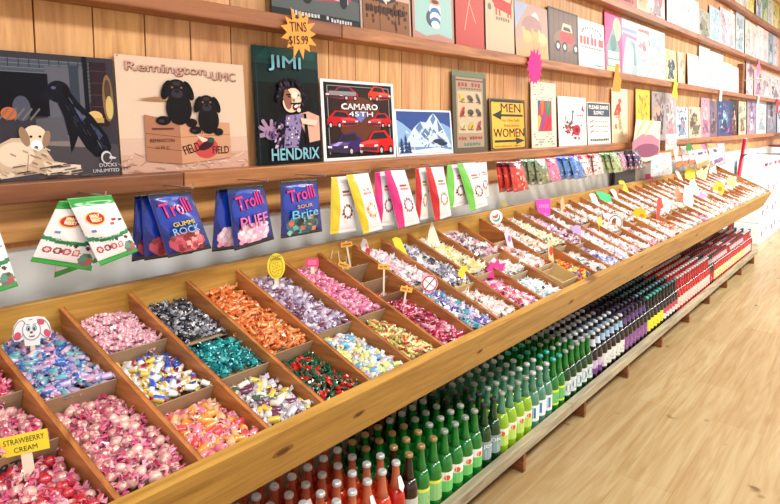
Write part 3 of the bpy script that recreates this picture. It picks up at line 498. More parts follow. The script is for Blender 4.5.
posters3 = [
 (3.900, 0.244, 0.300, art_palette(pal((196, 110, 110), (150, 70, 76), (220, 170, 150), (90, 60, 70)), 40), 'dark red poster on third shelf over the pink poster'),
 (4.150, 0.333, 0.400, art_palette(pal((206, 130, 130), (226, 170, 160), (150, 90, 90), (236, 200, 190)), 41), 'brick pink poster on the third shelf'),
 (4.489, 0.261, 0.400, art_palette(pal((226, 214, 196), (236, 226, 214), (190, 140, 120), (206, 190, 160)), 42), 'narrow cream poster on the third shelf'),
 (4.756, 0.391, 0.318, art_palette(pal((240, 220, 224), (214, 130, 140), (226, 190, 190), (170, 160, 170)), 43), 'pale poster with rose smudges on the third shelf'),
 (5.206, 0.334, 0.400, art_palette(pal((250, 250, 250), (236, 240, 244), (246, 246, 250)), 44), 'blank white narrow poster on the third shelf'),
 (5.546, 0.649, 0.318, art_palette(pal((250, 252, 252), (214, 234, 240), (240, 246, 250)), 45), 'wide white poster tinted blue at its foot'),
 (6.201, 0.392, 0.274, art_palette(pal((190, 190, 180), (100, 104, 104), (150, 150, 140), (70, 74, 80)), 46), 'short dark grey poster of leaves on the third shelf'),
 (6.599, 0.437, 0.360, art_palette(pal((190, 220, 236), (214, 234, 244), (170, 204, 224)), 47), 'plain light blue poster on the third shelf'),
 (7.042, 0.342, 0.404, art_palette(pal((236, 226, 240), (214, 180, 206), (246, 240, 246), (200, 190, 220)), 48), 'white and lilac poster beside the light blue one'),
 (7.390, 0.373, 0.411, art_palette(pal((236, 224, 230), (220, 170, 190), (190, 190, 206), (240, 236, 240)), 49), 'blush poster, second past the light blue one'),
 (7.796, 0.469, 0.456, art_palette(pal((196, 216, 226), (230, 236, 240), (170, 190, 204), (150, 160, 170)), 50), 'grey blue poster below the start of the top shelf'),
 (8.331, 0.366, 0.434, art_palette(pal((236, 232, 230), (214, 206, 206), (240, 240, 240), (180, 176, 176)), 51), 'off white poster past the wide black gap'),
 (8.702, 0.396, 0.432, art_palette(pal((226, 222, 222), (240, 236, 236), (190, 186, 190), (214, 200, 204)), 52), 'greyer white poster, second past the black gap'),
 (9.104, 0.430, 0.456, art_palette(pal((240, 230, 230), (226, 200, 206), (244, 240, 240)), 53), 'white poster with blush tint, third past the gap'),
 (9.540, 0.387, 0.455, art_palette(pal((236, 214, 218), (226, 190, 200), (240, 226, 226)), 54), 'pink tinged poster, fourth past the black gap'),
 (9.933, 0.416, 0.460, art_palette(pal((150, 170, 186), (90, 110, 130), (196, 206, 214), (120, 130, 150)), 55), 'dark slate poster near the end of third shelf'),
 (10.356, 0.450, 0.460, art_palette(pal((206, 190, 200), (180, 150, 166), (226, 220, 224)), 56), 'mauve poster at the end of the third shelf'),
]
posters4 = [
 (7.643, 0.371, 0.400, art_palette(pal((244, 244, 240), (226, 230, 230), (236, 240, 240)), 60), 'plain white poster starting the top shelf'),
 (8.019, 0.344, 0.400, art_palette(pal((240, 240, 236), (206, 210, 210), (226, 226, 230)), 61), 'white poster just before the yellow one, top shelf'),
 (8.369, 0.371, 0.400, art_palette(pal((236, 226, 120), (244, 240, 170), (226, 206, 90), (206, 200, 160)), 62), 'pale yellow poster on the top shelf'),
 (8.879, 0.414, 0.400, art_palette(pal((214, 226, 240), (240, 244, 248), (150, 170, 200), (90, 100, 130)), 63), 'white and blue poster on the top shelf'),
 (9.299, 0.451, 0.400, art_palette(pal((150, 196, 190), (206, 220, 160), (226, 230, 190), (110, 150, 160)), 64), 'teal and yellow poster on the top shelf'),
 (9.755, 0.406, 0.400, art_palette(pal((236, 236, 240), (180, 180, 200), (210, 214, 226)), 65), 'pale grey poster on the top shelf'),
 (10.168, 0.532, 0.400, art_palette(pal((226, 220, 130), (160, 150, 90), (240, 236, 190), (120, 110, 90)), 66), 'mustard poster at the end of top shelf'),
]
for i, P in enumerate((posters1, posters2, posters3, posters4), 1):
    for q in P: poster(i, *q)

# ---------------------------------------------------------------- burst tags pinned on shelf fronts
def burst_pts(n, r0, r1, seed, ax=1, ay=1):
    q = random.Random(seed); a = []
    for k in range(2*n):
        r = r1*q.uniform(.88, 1.08) if k % 2 else r0*q.uniform(.9, 1.1); t = PI*k/n+.2; a.append((r*math.cos(t)*ax, r*math.sin(t)*ay))
    return a
def card_sign(name, label, loc, pts, col, edge=None, texts=(), shapes=None, rotz=0, tilt=0, lean=0, thick=.0016, mat=None, cat='tag'):
    """flat card of outline pts (x,z) facing -Y, at loc"""
    mb = MB(); mb.prism([(x, 0, z) for x, z in pts], (0, thick, 0), col, 0, edge or col)
    P = Print(mb, lambda u, v, o: Vector((u, -o, v)), .0002)
    if shapes: shapes(P)
    for (t, x, y, w, h, c) in texts: P.t(t, x, y, w, h, c, .015)
    o = mb.build(name, mat or M_PAPER, None, False, loc); o.rotation_euler = (lean, tilt, rotz)
    return tag(o, label, cat)
INK = (.03, .025, .03)
card_sign('price_tag', 'orange starburst price card reading TINS over the singer sign', (1.272, -.0935, 1.714), burst_pts(13, .047, .078, 3), sr(250, 170, 80), None,
          (('TINS', -.038, .004, .068, .03, INK), ('$15.99', -.046, -.038, .078, .03, INK)), lambda P: P.e(-.005, .048, .008, .005, INK), tilt=-.1)
card_sign('price_tag', 'hot pink starburst card on the shelf over the arrow sign', (2.85, -.0935, 1.727), burst_pts(15, .07, .095, 5, .95, 1.0), sr(240, 50, 150))
card_sign('price_tag', 'orange triangular card hanging over the red bird sign', (4.01, -.0945, 1.755), [(-.085, -.1), (.06, -.1), (.08, -.02), (.03, .02), (.03, .08), (-.03, .08), (-.05, 0)], sr(246, 160, 60))
card_sign('price_tag', 'yellow burst card hanging over the grey signs', (5.33, -.0945, 1.75), [(-.09, -.1), (.0, -.07), (.09, -.1), (.05, 0), (.07, .04), (.03, .04), (.01, .1), (-.03, .04)], sr(246, 236, 60))
card_sign('price_tag', 'pink cross shaped card on third shelf near the dark post', (8.95, -.0955, 2.185), [(-.16, 0), (-.05, .04), (0, .14), (.05, .04), (.16, 0), (.06, -.05), (.1, -.13), (0, -.07), (-.1, -.13), (-.06, -.05)], sr(246, 130, 170))
for X, z, s in ((6.95, 1.76, 2), (9.05, 1.765, 2), (7.25, 2.58, 4)):
    card_sign('shelf_tag', {6.95: 'small white slip on the second shelf above the mauve sign', 9.05: 'small white slip on the second shelf above the lilac figure sign', 7.25: 'white paper star on the near tip of the top shelf'}[X], (X, -.0955, z), [(-.05, -.07), (.05, -.07), (.06, .06), (-.04, .07)], sr(244, 240, 236))
card_sign('price_tag', 'small red card by the last signs of the lowest shelf', (10.6, -.0955, 1.745), [(-.12, -.1), (.1, -.12), (.13, .09), (-.09, .1)], sr(236, 70, 80))
# dark post past the white posters
mb = MB(); mb.box((8.18, -.06, shelf_z(2, 8.2)+.0475), (8.30, -.002, shelf_z(2, 8.2)+.40))
tag(mb.build('wooden_bracket', M_BRACK), 'dark wooden post standing on second shelf past the white posters', 'post')
mb = MB(); pr = None
for a, b_ in (((8.24, -.062, 1.98), (8.24, -.26, 1.985)), ((8.24, -.26, 1.985), (8.7, -.24, 1.99)), ((8.24, -.26, 1.985), (7.9, -.24, 1.975))): mb.tube(a, b_, .006, (.7, .66, .6), 6)
tag(mb.build('wire_arm', M_PLASTIC), 'pale thin wire arm reaching out from the dark wooden post', 'hook')

# ---------------------------------------------------------------- sloping candy counter
NV = Vector((0, -.2525, .53)).normalized(); SV = Vector((0, -.53, -.2525))
def B(X, s, h): return Vector((.976*X+.0095+s*(.0735-.0084*X), -.04, 1.0195))+SV*s+NV*h
X0, X1 = .04, 7.27
counter = thing('candy_counter', 'long sloping wooden counter divided into bins of candy', 'display counter', (3.6, -.3, .8))
cl = Vector(counter.location)
def cpart(mb, name, mat, bevel=.003):
    mb.v = [p-cl for p in mb.v]; o = mb.build(name, mat, counter)
    if bevel: md = o.modifiers.new('b', 'BEVEL'); md.width = bevel; md.segments = 2
    return o
mb = MB(); a = []
def slab(mb, xa, xb, s0, h0, s1, h1, col=(1, 1, 1)):
    P = [B(xa, s0, h0), B(xa, s1, h0), B(xa, s1, h1), B(xa, s0, h1)]; Q = [B(xb, s0, h0), B(xb, s1, h0), B(xb, s1, h1), B(xb, s0, h1)]
    i = [mb.vert(p) for p in P]; j = [mb.vert(p) for p in Q]
    mb.face(i[::-1], col); mb.face(j, col)
    for k in range(4): mb.face([i[k], i[(k+1) % 4], j[(k+1) % 4], j[k]], col)
slab(mb, X0-.01, X1+.02, 1.0, -.168, .96, 0); 
M_KNOT = plain('knot_wood', sr(104, 66, 30), .6); M_KNOT2 = plain('knot_ring_wood', sr(150, 102, 46), .5)
for kx, kh, kr_ in ((.76, -.075, .012), (1.02, -.085, .009), (1.62, -.09, .008), (2.35, -.08, .01), (3.3, -.1, .009), (4.4, -.07, .011)):
    for mi_, f_ in ((2, 1.7), (1, 1.0)):
        pts_ = []
        for k in range(14):
            t_ = 2*PI*k/14; p_ = B(kx, 1.0, kh+.72*kr_*f_*math.sin(t_)); p_.x += kr_*f_*1.5*math.cos(t_); p_ += SV.normalized()*(.0004*(3-mi_)); pts_.append(p_)
        mb.poly(pts_, (1, 1, 1), mi_)
cpart(mb, 'front_board', [M_BOARD, M_KNOT, M_KNOT2], 0)
mb = MB(); mb.box((X0, -.062, .87), (X1-.14, -.038, 1.0215)); cpart(mb, 'back_board', M_BOARD, .004)
mb = MB(); slab(mb, X0, X1, .05, -.158, .955, -.146); cpart(mb, 'bottom_board', M_INNER, 0)
def ribs(Xr, tk=.011):
    mb = MB()
    P = [B(Xr, .048, -.012), B(Xr, .955, -.008), B(Xr, .955, -.143), B(Xr, .048, -.143)]
    mb.prism(P, (tk, 0, 0)); return mb
DX = [.04, .21, .38, .549, .718, .886, 1.055, 1.23, 1.391, 1.565, 1.727, 1.89, 2.06, 2.26, 2.44, 2.61, 2.78, 2.95]+[2.95+.1697*k for k in range(1, 26)]
DX = [d for d in DX if d < 7.2]
for k, d in enumerate(DX[1:]):
    cpart(ribs(d-.0055), 'divider', M_INNER, 0 if d > 3 else .002)
for xx, nm in ((X0-.008, 0), (X1, 1)):
    mb = MB(); mb.prism([B(xx, .046, 0), B(xx, .955, 0), B(xx, .955, -.165), B(xx, .045, -.155)], (.02, 0, 0)); cpart(mb, 'end_panel', M_BOARD, .003)
for xx in (.1, 1.6, 3.1, 4.6, 6.1, 7.0):
    mb = MB(); mb.box((xx, -.13, .1305), (xx+.06, -.07, .84)); cpart(mb, 'support_post', M_BRACK, .003)
DX.append(7.27)
# cardboard partitions: (column index, s, colour)
KR = sr(176, 150, 122); KR2 = sr(196, 172, 140)
def partition(ci, s, top=-.022, dep=.12, skew=0, col=KR, label=None, art=None):
    xa, xb = DX[ci]+.007, DX[ci+1]-.007
    mb = MB(); off = B(0, .012, 0)-B(0, 0, 0); off *= .35
    P = [B(xa, s-skew, top), B(xb, s+skew, top), B(xb, s+skew, -.143), B(xa, s-skew, -.143)]
    mb.prism(P, off, col)
    if art:
        u = (P[1]-P[0]); v = (P[0]-P[3]); n = u.cross(v).normalized()*-1
        if n.dot(off) < 0: n = -n
        pr = Print(mb, lambda a, b_, o: P[3]+u*a+v*b_+off+n*o); art(pr)
    o = cpart(mb, 'partition', M_KRAFT, 0)
    if label: o['label'] = label
    return o
# ---------------------------------------------------------------- candies
def vary(c, r, q): k = 1+q.uniform(-r, r); return tuple(max(0, min(1, x*k)) for x in c)
def twist(mb, q, L_, r, cb, cf, cf2, fan=.011, seg=8, body='round', nf=9):
    """wrapped sweet along X with crumpled twisted ends"""
    pr = [(.0, -.5), (.55, -.47), (.9, -.3), (1, 0), (.9, .3), (.55, .47), (.0, .5)] if body == 'round' else [(.25, -.5), (.85, -.48), (1, -.42), (1, .42), (.85, .48), (.25, .5)]
    rings = []
    for rr, t in pr: rings.append([mb.vert((t*L_, rr*r*math.cos(2*PI*k/seg)*q.uniform(.93, 1.07), rr*r*math.sin(2*PI*k/seg)*q.uniform(.93, 1.07))) for k in range(seg)])
    for i in range(len(rings)-1):
        for k in range(seg):
            c = cb(i, k) if callable(cb) else cb
            mb.sm.add(len(mb.f)); mb.face([rings[i][k], rings[i][(k+1) % seg], rings[i+1][(k+1) % seg], rings[i+1][k]], c)
    for sg in (-1, 1):
        a = sg*L_*.47; ctr = [mb.vert((a, .18*r*math.cos(2*PI*k/nf), .18*r*math.sin(2*PI*k/nf))) for k in range(nf)]
        rf = fan*q.uniform(.8, 1.15); out = []
        for k in range(nf): z = (1.0 if k % 2 else .5)*q.uniform(.7, 1.15); rr = rf*q.uniform(.6, 1.1); out.append(mb.vert((a+sg*fan*z, rr*math.cos(2*PI*k/nf), rr*math.sin(2*PI*k/nf)*.45+fan*.18*(-1)**k)))
        for k in range(nf): mb.face([ctr[k], ctr[(k+1) % nf], out[(k+1) % nf], out[k]], cf if k % 2 else cf2)
def c_strawberry(q, mb, dark=False):
    body = q.choice((sr(222, 160, 160), sr(214, 150, 150), sr(196, 120, 130), sr(232, 190, 180))) if not dark else sr(200, 36, 60)
    b2 = sr(240, 206, 196) if not dark else sr(226, 70, 90)
    twist(mb, q, .023, .0112, lambda i, k: vary(body if (k+i) % 3 else b2, .16, q), q.choice((sr(236, 110, 160), sr(214, 70, 120))) if not dark else sr(226, 84, 116), sr(250, 180, 206) if not dark else sr(244, 170, 190), .0145, 10, nf=12)
def c_taffy(cols, fcols, L_=.022, r=.0075, fan=.009, stripe=False):
    def f(q, mb):
        c = q.choice(cols); c2 = q.choice(cols) if stripe else c; fc = q.choice(fcols)
        twist(mb, q, L_, r, lambda i, k: vary(c if (k//2) % 2 else c2, .15, q), fc, vary(fc, .3, q), fan, 8, 'cyl', 8)
    return f
def c_mint(q, mb):
    n = 12; r = .0115; wt = sr(250, 236, 240); pk = sr(240, 156, 180); t0 = mb.vert((0, 0, .0055)); b0 = mb.vert((0, 0, -.0055))
    o = [mb.vert((r*math.cos(2*PI*k/n), r*math.sin(2*PI*k/n), .0035)) for k in range(n)]; u = [mb.vert((r*math.cos(2*PI*k/n), r*math.sin(2*PI*k/n), -.0035)) for k in range(n)]
    for k in range(n):
        c = wt if k % 2 else pk; mb.face([t0, o[k], o[(k+1) % n]], c); mb.face([b0, u[(k+1) % n], u[k]], c); mb.face([u[k], u[(k+1) % n], o[(k+1) % n], o[k]], c)
    for sg in (-1, 1):
        p = [mb.vert((sg*.010, .003*j, .002*j)) for j in (-1, 1)]; w = [mb.vert((sg*.021, -.011+.0044*j, .004*(-1)**j)) for j in range(6)]
        for j in range(5): mb.face([p[0] if j < 3 else p[1], w[j], w[j+1]], sr(250, 226, 234) if j % 2 else sr(244, 190, 206))
def c_foil(cols, ends, L_=.017, r=.0065, fl=.7):
    def f(q, mb):
        c = q.choice(cols); e = q.choice(ends); n = 7; T = []
        for t, rr in ((-.5, .35), (-.25, .95), (.1, 1.05), (.35, .8), (.5, .3)): T.append([mb.vert((t*L_, rr*r*math.cos(2*PI*k/n)*q.uniform(.8, 1.15), fl*rr*r*math.sin(2*PI*k/n)*q.uniform(.8, 1.15))) for k in range(n)])
        for i in range(4):
            for k in range(n): mb.face([T[i][k], T[i][(k+1) % n], T[i+1][(k+1) % n], T[i+1][k]], vary(c, .35, q))
        for sg, ring in ((-1, T[0]), (1, T[-1])):
            w = [mb.vert((sg*(L_*.5+.007*q.uniform(.6, 1.1)), (-.006+.003*j), .002*(-1)**j)) for j in range(5)]
            for j in range(4): mb.face([ring[(j*2) % n], w[j], w[j+1]], vary(e, .25, q))
    return f
def c_orange(q, mb):
    o1 = sr(240, 130, 50); o2 = sr(252, 182, 120); L_ = q.uniform(.03, .042); w = .008
    twist(mb, q, L_*.7, w*.8, lambda i, k: vary(o1 if k % 3 else o2, .15, q), sr(246, 150, 80), sr(255, 206, 160), .012, 6, 'cyl', 6)
def c_long(cols):
    def f(q, mb):
        c = q.choice(cols); twist(mb, q, .03, .0075, lambda i, k: vary(c if k % 4 else sr(214, 60, 60), .15, q), vary(c, .1, q), sr(240, 240, 210), .008, 6, 'cyl', 6)
    return f
TAFFY = lambda *c, f=None, L_=.022, r=.0075, fan=.009, st=False: c_taffy(pal(*c), pal(*(f or [(246, 240, 244)])), L_, r, fan, st)
def protos(fn, name, mat, n, seed, smooth=False):
    q = random.Random(seed); out = []
    for k in range(n):
        mb = MB(); fn(q, mb); out.append(mb.mesh(name, mat, smooth))
    return out
def spots(ci, s0, s1, pitch, q, layers=2, h0=-.062, h1=-.026, hmar=.012, jit=.4):
    """where the sweets of one cell lie: loose layers over a tray, deeper at the back"""
    xa, xb = DX[ci]+hmar+.006, DX[ci+1]-hmar-.006; ln = .582; out = []
    for l in range(layers):
        y = s0*ln+hmar+(pitch*.5*(l % 2))
        row = 0
        while y < s1*ln-hmar:
            x = xa+(pitch*.5 if (row+l) % 2 else 0)
            while x < xb+.001:
                s = y/ln+q.uniform(-jit, jit)*pitch/ln; t = (s-s0)/(s1-s0); X = min(max(x+q.uniform(-jit, jit)*pitch, xa), xb)
                u = (X-xa)/(xb-xa); hump = .008*math.sin(PI*u)
                h = h0+(h1-h0)*t+hump-(layers-1-l)*pitch*.5+q.uniform(-.18, .18)*pitch
                out.append((X, min(max(s, s0+.02), s1-.02), h)); x += pitch
            y += pitch*.87; row += 1
    return out
def bin_floor(ci, s0, s1, h0, h1, col=KR2):
    """a cardboard tray floor that carries the sweets"""
    xa, xb = DX[ci]+.007, DX[ci+1]-.007; mb = MB(); P = [B(xa, s0+.008, h0), B(xb, s0+.008, h0), B(xb, s1-.008, h1), B(xa, s1-.008, h1)]
    mb.prism(P, NV*-.003, col); return cpart(mb, 'tray_floor', M_KRAFT, 0)
def rot3(q, flat=False):
    if flat: return (q.uniform(-.6, .6), q.uniform(-.6, .6), q.uniform(0, 2*PI))
    return (q.uniform(0, 2*PI), q.uniform(-.5, .5), q.uniform(0, 2*PI))
EMPH = [0]
def candy_cell(ci, s0, s1, fns, name, label, pitch, mat=None, layers=2, h0=-.062, h1=-.026, seed=0, scale=1, tray=None, flat=False):
    q = random.Random(seed+ci*17+int(s0*100)); mat = mat or M_CANDY
    ms = protos(fns, name, mat, 14, seed+3)
    first = None
    for (X, s, h) in spots(ci, s0, s1, pitch, q, layers, h0, h1):
        if first is None: o = link(name, ms[0]); tag(o, label, 'candy', label.split(' in ')[0]+'s'); first = o
        else: o = first.copy(); o.data = q.choice(ms); C.objects.link(o)
        o.location = B(X, s, h); o.rotation_euler = rot3(q, flat); k = scale*q.uniform(.88, 1.12); o.scale = (k, k, k)
    d = pitch*(.5*(layers-1)+.45)
    bin_floor(ci, s0 if s0 > .06 else .055, s1 if s1 < .94 else .95, h0-d, h1-d, tray or KR2)
S0, S1 = .055, .95
# near cells, every sweet a thing
SB = lambda q, mb: c_strawberry(q, mb); SBD = lambda q, mb: c_strawberry(q, mb, q.random() < .45)
candy_cell(0, S0, S1, SBD, 'red_candy', 'red wrapped candy in the nearest, mostly hidden column of the counter', .026, seed=1)
candy_cell(1, S0, .40, TAFFY((214, 60, 110), (230, 120, 150), (190, 40, 90), f=[(240, 170, 190)]), 'magenta_taffy', 'magenta taffy candy in the back cell at the near end', .02, seed=2)
candy_cell(1, .40, .63, SB, 'strawberry_candy', 'pink cellophane candy in the cell behind the strawberry cream sign', .026, seed=3)
candy_cell(1, .63, S1, SBD, 'red_candy', 'red and pink cellophane candy in the cell of the strawberry cream sign', .026, h0=-.07, seed=4)
partition(1, .40, label='cardboard partition'); 
partition(1, .64, label='grey cardboard partition marked 872 in black', art=lambda P: P.t('872', .36, .60, .30, .25, INK, .03))
candy_cell(2, S0, .478, TAFFY((196, 176, 220), (40, 120, 206), (226, 170, 206), (110, 190, 200), (206, 190, 230), (236, 206, 226), (120, 110, 180), (150, 190, 226), f=[(230, 214, 242), (190, 206, 242), (246, 224, 238), (120, 150, 210)], st=True), 'blue_taffy', 'blue, pink and lilac taffy candy in the cell of the puppy sign', .0195, seed=5, h0=-.07)
candy_cell(2, .478, S1, SB, 'strawberry_candy', 'tan and pink cellophane candy in the large front cell below the taffy', .0262, seed=6)
partition(2, .478)
candy_cell(3, S0, .35, c_mint, 'peppermint', 'pink and white striped peppermint candy in the cell beside the puppy sign', .0205, flat=True, seed=7, h0=-.058, h1=-.035)
candy_cell(3, .35, .655, TAFFY((240, 244, 250), (50, 100, 210), (246, 214, 90), (250, 250, 250), f=[(90, 130, 226), (246, 246, 250), (200, 60, 90), (246, 220, 120)], st=True), 'white_candy', 'white, blue and yellow wrapped candy in the middle cell under the peppermints', .020, seed=8)
candy_cell(3, .655, S1, TAFFY((250, 170, 80), (240, 90, 100), (252, 200, 150), (250, 150, 170), f=[(255, 230, 214), (250, 200, 206), (255, 214, 170)], L_=.026, r=.009, fan=.011), 'coral_chew', 'orange and coral wrapped chew candy in the front cell', .022, seed=9)
partition(3, .352); partition(3, .66)
candy_cell(4, S0, .40, c_foil(pal((176, 178, 186), (110, 110, 120), (236, 238, 242), (56, 56, 66), (150, 150, 160)), pal((206, 210, 220), (90, 92, 110)), .016, .0065), 'silver_foil_candy', 'silver and black foil candy in the back cell before the orange sticks', .0155, M_FOIL, seed=10, h1=-.03)
candy_cell(4, .40, .645, c_foil(pal((30, 170, 170), (80, 206, 206), (16, 120, 130)), pal((150, 230, 230), (40, 170, 176)), .017, .007), 'teal_foil_candy', 'teal foil candy in the cell of the pale green tag', .0155, M_FOIL, seed=11, h0=-.045)
candy_cell(4, .645, S1, TAFFY((240, 236, 226), (246, 214, 90), (120, 50, 90), (230, 226, 236), (90, 110, 90), f=[(240, 240, 244), (214, 206, 220)], L_=.028, r=.0085, fan=.012), 'clear_candy', 'clear, yellow and plum wrapped candy in the front cell under the teal ones', .0215, seed=12)
partition(4, .65)
candy_cell(5, S0, .62, c_orange, 'orange_candy', 'orange twisted wrapper candy in the long back cell', .022, seed=13)
candy_cell(5, .62, S1, c_foil(pal((200, 30, 30), (20, 100, 70), (226, 90, 80), (206, 44, 36), (14, 90, 60), (180, 26, 30)), pal((226, 120, 110), (60, 150, 120), (240, 240, 240)), .021, .0085), 'foil_candy', 'red and green foil candy in the front cell', .0175, M_FOIL, seed=14)
partition(5, .62)
candy_cell(6, S0, .59, TAFFY((176, 150, 176), (214, 200, 220), (130, 76, 106), (236, 228, 240), (206, 190, 214), f=[(226, 216, 236), (190, 170, 200)], L_=.022, r=.009, fan=.012), 'purple_candy', 'purple hard candy in clear wrap below the yellow oval sign', .021, seed=15)
candy_cell(6, .59, S1, TAFFY((246, 250, 250), (240, 236, 150), (130, 190, 226), (246, 200, 190), f=[(246, 250, 252), (230, 240, 246)], L_=.022, r=.009, fan=.012), 'pastel_candy', 'clear wrapped pastel candy in the front cell beside the green foil ones', .021, seed=16)
partition(6, .59)
candy_cell(7, S0, .58, TAFFY((240, 150, 186), (250, 190, 210), (230, 110, 160), f=[(252, 220, 232), (246, 180, 206)], L_=.02), 'pink_candy', 'pink wrapped candy in the cell of the square pink tag', .0185, seed=17)
candy_cell(7, .58, S1, c_long(pal((222, 220, 130), (206, 206, 110), (236, 230, 170))), 'striped_candy', 'yellow green candy with red stripe in the front cell', .021, seed=18)
partition(7, .58)
candy_cell(8, .36, .47, TAFFY((220, 180, 170), (200, 90, 90), f=[(240, 220, 214)]), 'tan_candy', 'tan and red candy at the bottom of the small cardboard cell', .02, layers=1, h0=-.09, h1=-.08, seed=19)
candy_cell(8, .49, S1, TAFFY((190, 20, 70), (150, 20, 60), (200, 60, 110), (230, 180, 200), (120, 20, 50), f=[(226, 130, 160), (246, 220, 230), (190, 40, 90)], L_=.022), 'magenta_candy', 'dark red and magenta candy in the cell under the three orange tags', .0185, seed=20)
bin_floor(8, S0, .2, -.1, -.1); bin_floor(8, .2, .35, -.11, -.1)
partition(8, .2, top=-.03); partition(8, .355, top=-.025); partition(8, .485, top=-.03, col=sr(150, 120, 96))
# sticks standing in the empty cell
for k in range(5):
    mb = MB(); X = 1.44+.022*k; p = B(X, .1+.02*(k % 3), -.09); mb.tube(p, p+Vector((R.uniform(-.03, .03), R.uniform(-.02, .02), .085)), .0014, sr(246, 240, 226), 6)
    tag(mb.build('lollipop_stick', M_PAPER), 'thin white stick poking up from the near empty cardboard cell', 'stick', 'white sticks in the empty cell')

# farther cells: too many and too fine to count, a heap each
def heap(ci, s0, s1, fn, label, pitch=.021, h0=-.055, h1=-.018, seed=0, layers=2, mat=None):
    q = random.Random(900+ci*31+int(100*s0)+seed); mb = MB()
    for (X, s, h) in spots(ci, s0, s1, pitch, q, layers, h0, h1):
        k = q.uniform(1.0, 1.4); mb.T = Matrix.Translation(B(X, s, h)) @ (Matrix.Rotation(q.uniform(0, 6.28), 4, 'Z') @ Matrix.Rotation(q.uniform(-.6, .6), 4, 'Y') @ Matrix.Rotation(q.uniform(0, 6.28), 4, 'X')) @ Matrix.Scale(k, 4)
        fn(q, mb)
    mb.T = None
    o = mb.build('candy_heap', mat or M_CANDY); tag(o, label, 'candy', None, 'stuff')
    d = pitch*(.5*(layers-1)+.45); bin_floor(ci, s0 if s0 > .06 else .055, s1 if s1 < .94 else .95, h0-d, h1-d, sr(214, 196, 170))
def simple(cols, ends, L_=.02, r=.0075, fan=.009):
    """coarse wrapped sweet for the far bins"""
    cols = pal(*cols); ends = pal(*ends)
    def f(q, mb):
        c = vary(q.choice(cols), .12, q); e = vary(q.choice(ends), .1, q); n = 5; A = []
        for t, rr in ((-.5, .5), (-.3, 1), (.3, 1), (.5, .5)): A.append([mb.vert((t*L_, rr*r*math.cos(2*PI*k/n), rr*r*math.sin(2*PI*k/n))) for k in range(n)])
        for i in range(3):
            for k in range(n): mb.face([A[i][k], A[i][(k+1) % n], A[i+1][(k+1) % n], A[i+1][k]], c)
        for sg, ring in ((-1, A[0]), (1, A[3])):
            w = [mb.vert((sg*(L_*.5+fan), fan*math.cos(2*PI*j/5), fan*math.sin(2*PI*j/5)*.7)) for j in range(5)]
            for j in range(5): mb.face([ring[j], ring[(j+1) % 5], w[j]], e)
    return f
WH = (253, 251, 250)
cells = [
 (9, S0, .50, [(246, 226, 234), WH, (230, 190, 206)], [WH, (246, 220, 230)], 'white and pale pink candy heap behind the crossed red circle sign'),
 (9, .52, S1, [WH, (110, 90, 190), (60, 170, 190), (210, 190, 226)], [WH, (226, 226, 246)], 'white, violet and turquoise candy heap in front of the crossed circle sign'),
 (10, S0, .60, [WH, (150, 150, 176), (70, 64, 80), (220, 220, 240)], [WH, (236, 236, 244)], 'white and charcoal candy heap under the yellow paper strip'),
 (10, .63, S1, [(250, 226, 214), (246, 206, 200), WH], [WH, (252, 232, 224)], 'blush and white candy heap in front of the yellow moon sign'),
 (11, S0, .56, [(250, 240, 190), (246, 226, 150), WH], [WH, (250, 244, 214)], 'pale yellow banana candy heap with a white spike card'),
 (11, .60, S1, [(240, 100, 160), (250, 170, 200), (200, 30, 90), WH], [WH, (250, 200, 220)], 'hot pink and white candy heap around the pink star sign'),
 (12, S0, .43, [(246, 214, 220), WH, (120, 90, 110), (230, 180, 196)], [WH, (246, 226, 230)], 'whitish pink candy heap with dark flecks behind the melon slice sign'),
 (12, .46, .66, [WH, (240, 240, 240), (240, 220, 210)], [WH, WH], 'pure white candy heap in the middle cell under the white strip'),
 (12, .70, S1, [WH, (220, 240, 246), (190, 220, 230)], [WH, (236, 246, 250)], 'white and icy blue candy heap beside the kraft box'),
 (13, .35, .72, [(250, 214, 206), WH, (240, 150, 150)], [WH, (250, 226, 220)], 'white and coral candy heap below the melon slice sign'),
 (14, S0, .56, [(250, 224, 206), (246, 200, 180), WH], [WH, (252, 236, 220)], 'peach coloured candy heap past the melon slice sign'),
 (14, .62, S1, [(246, 120, 40), (250, 220, 60), (210, 40, 40), (30, 110, 190), (250, 200, 60)], [(250, 226, 140), (250, 170, 90)], 'bright orange, yellow, red and blue candy heap'),
 (15, S0, .56, [(246, 244, 196), (226, 236, 190), WH], [WH, (250, 246, 220)], 'pale lemon and green candy heap at the yellow slip'),
 (15, .60, S1, [WH, (240, 232, 214), (90, 80, 90), (236, 220, 226)], [WH, WH], 'white candy heap with dark specks past the bright mix'),
 (16, S0, .60, [(246, 206, 226), WH, (226, 160, 200), (110, 80, 110)], [WH, (246, 220, 236)], 'light pink candy heap before the tall pink card'),
 (16, .63, S1, [(170, 180, 236), WH, (140, 150, 226), (236, 236, 250)], [WH, (206, 210, 246)], 'periwinkle and white candy heap'),
]
for (ci, s0, s1, cc, ee, lab) in cells: heap(ci, s0, s1, simple(cc, ee, .022, .0082, .010), lab)
for ci, s in ((9, .51), (10, .615), (11, .58), (12, .445), (12, .68), (13, .34), (13, .74), (14, .59), (15, .58), (16, .615)): partition(ci, s, col=sr(206, 182, 150))
bin_floor(13, S0, .34, -.12, -.12)
far_cols = [((250, 222, 228), (240, 170, 190)), (WH, (236, 214, 196)), ((246, 214, 200), WH), (WH, (226, 200, 214)), ((250, 236, 214), WH), (WH, (206, 200, 226)), ((246, 200, 206), WH), (WH, (214, 170, 150)), ((230, 214, 240), WH), ((250, 240, 220), (240, 190, 170))]
names = ['pale rose', 'cream white', 'peachy', 'dusty white', 'buttery', 'lavender white', 'blush pink', 'tan flecked white', 'lilac', 'apricot']
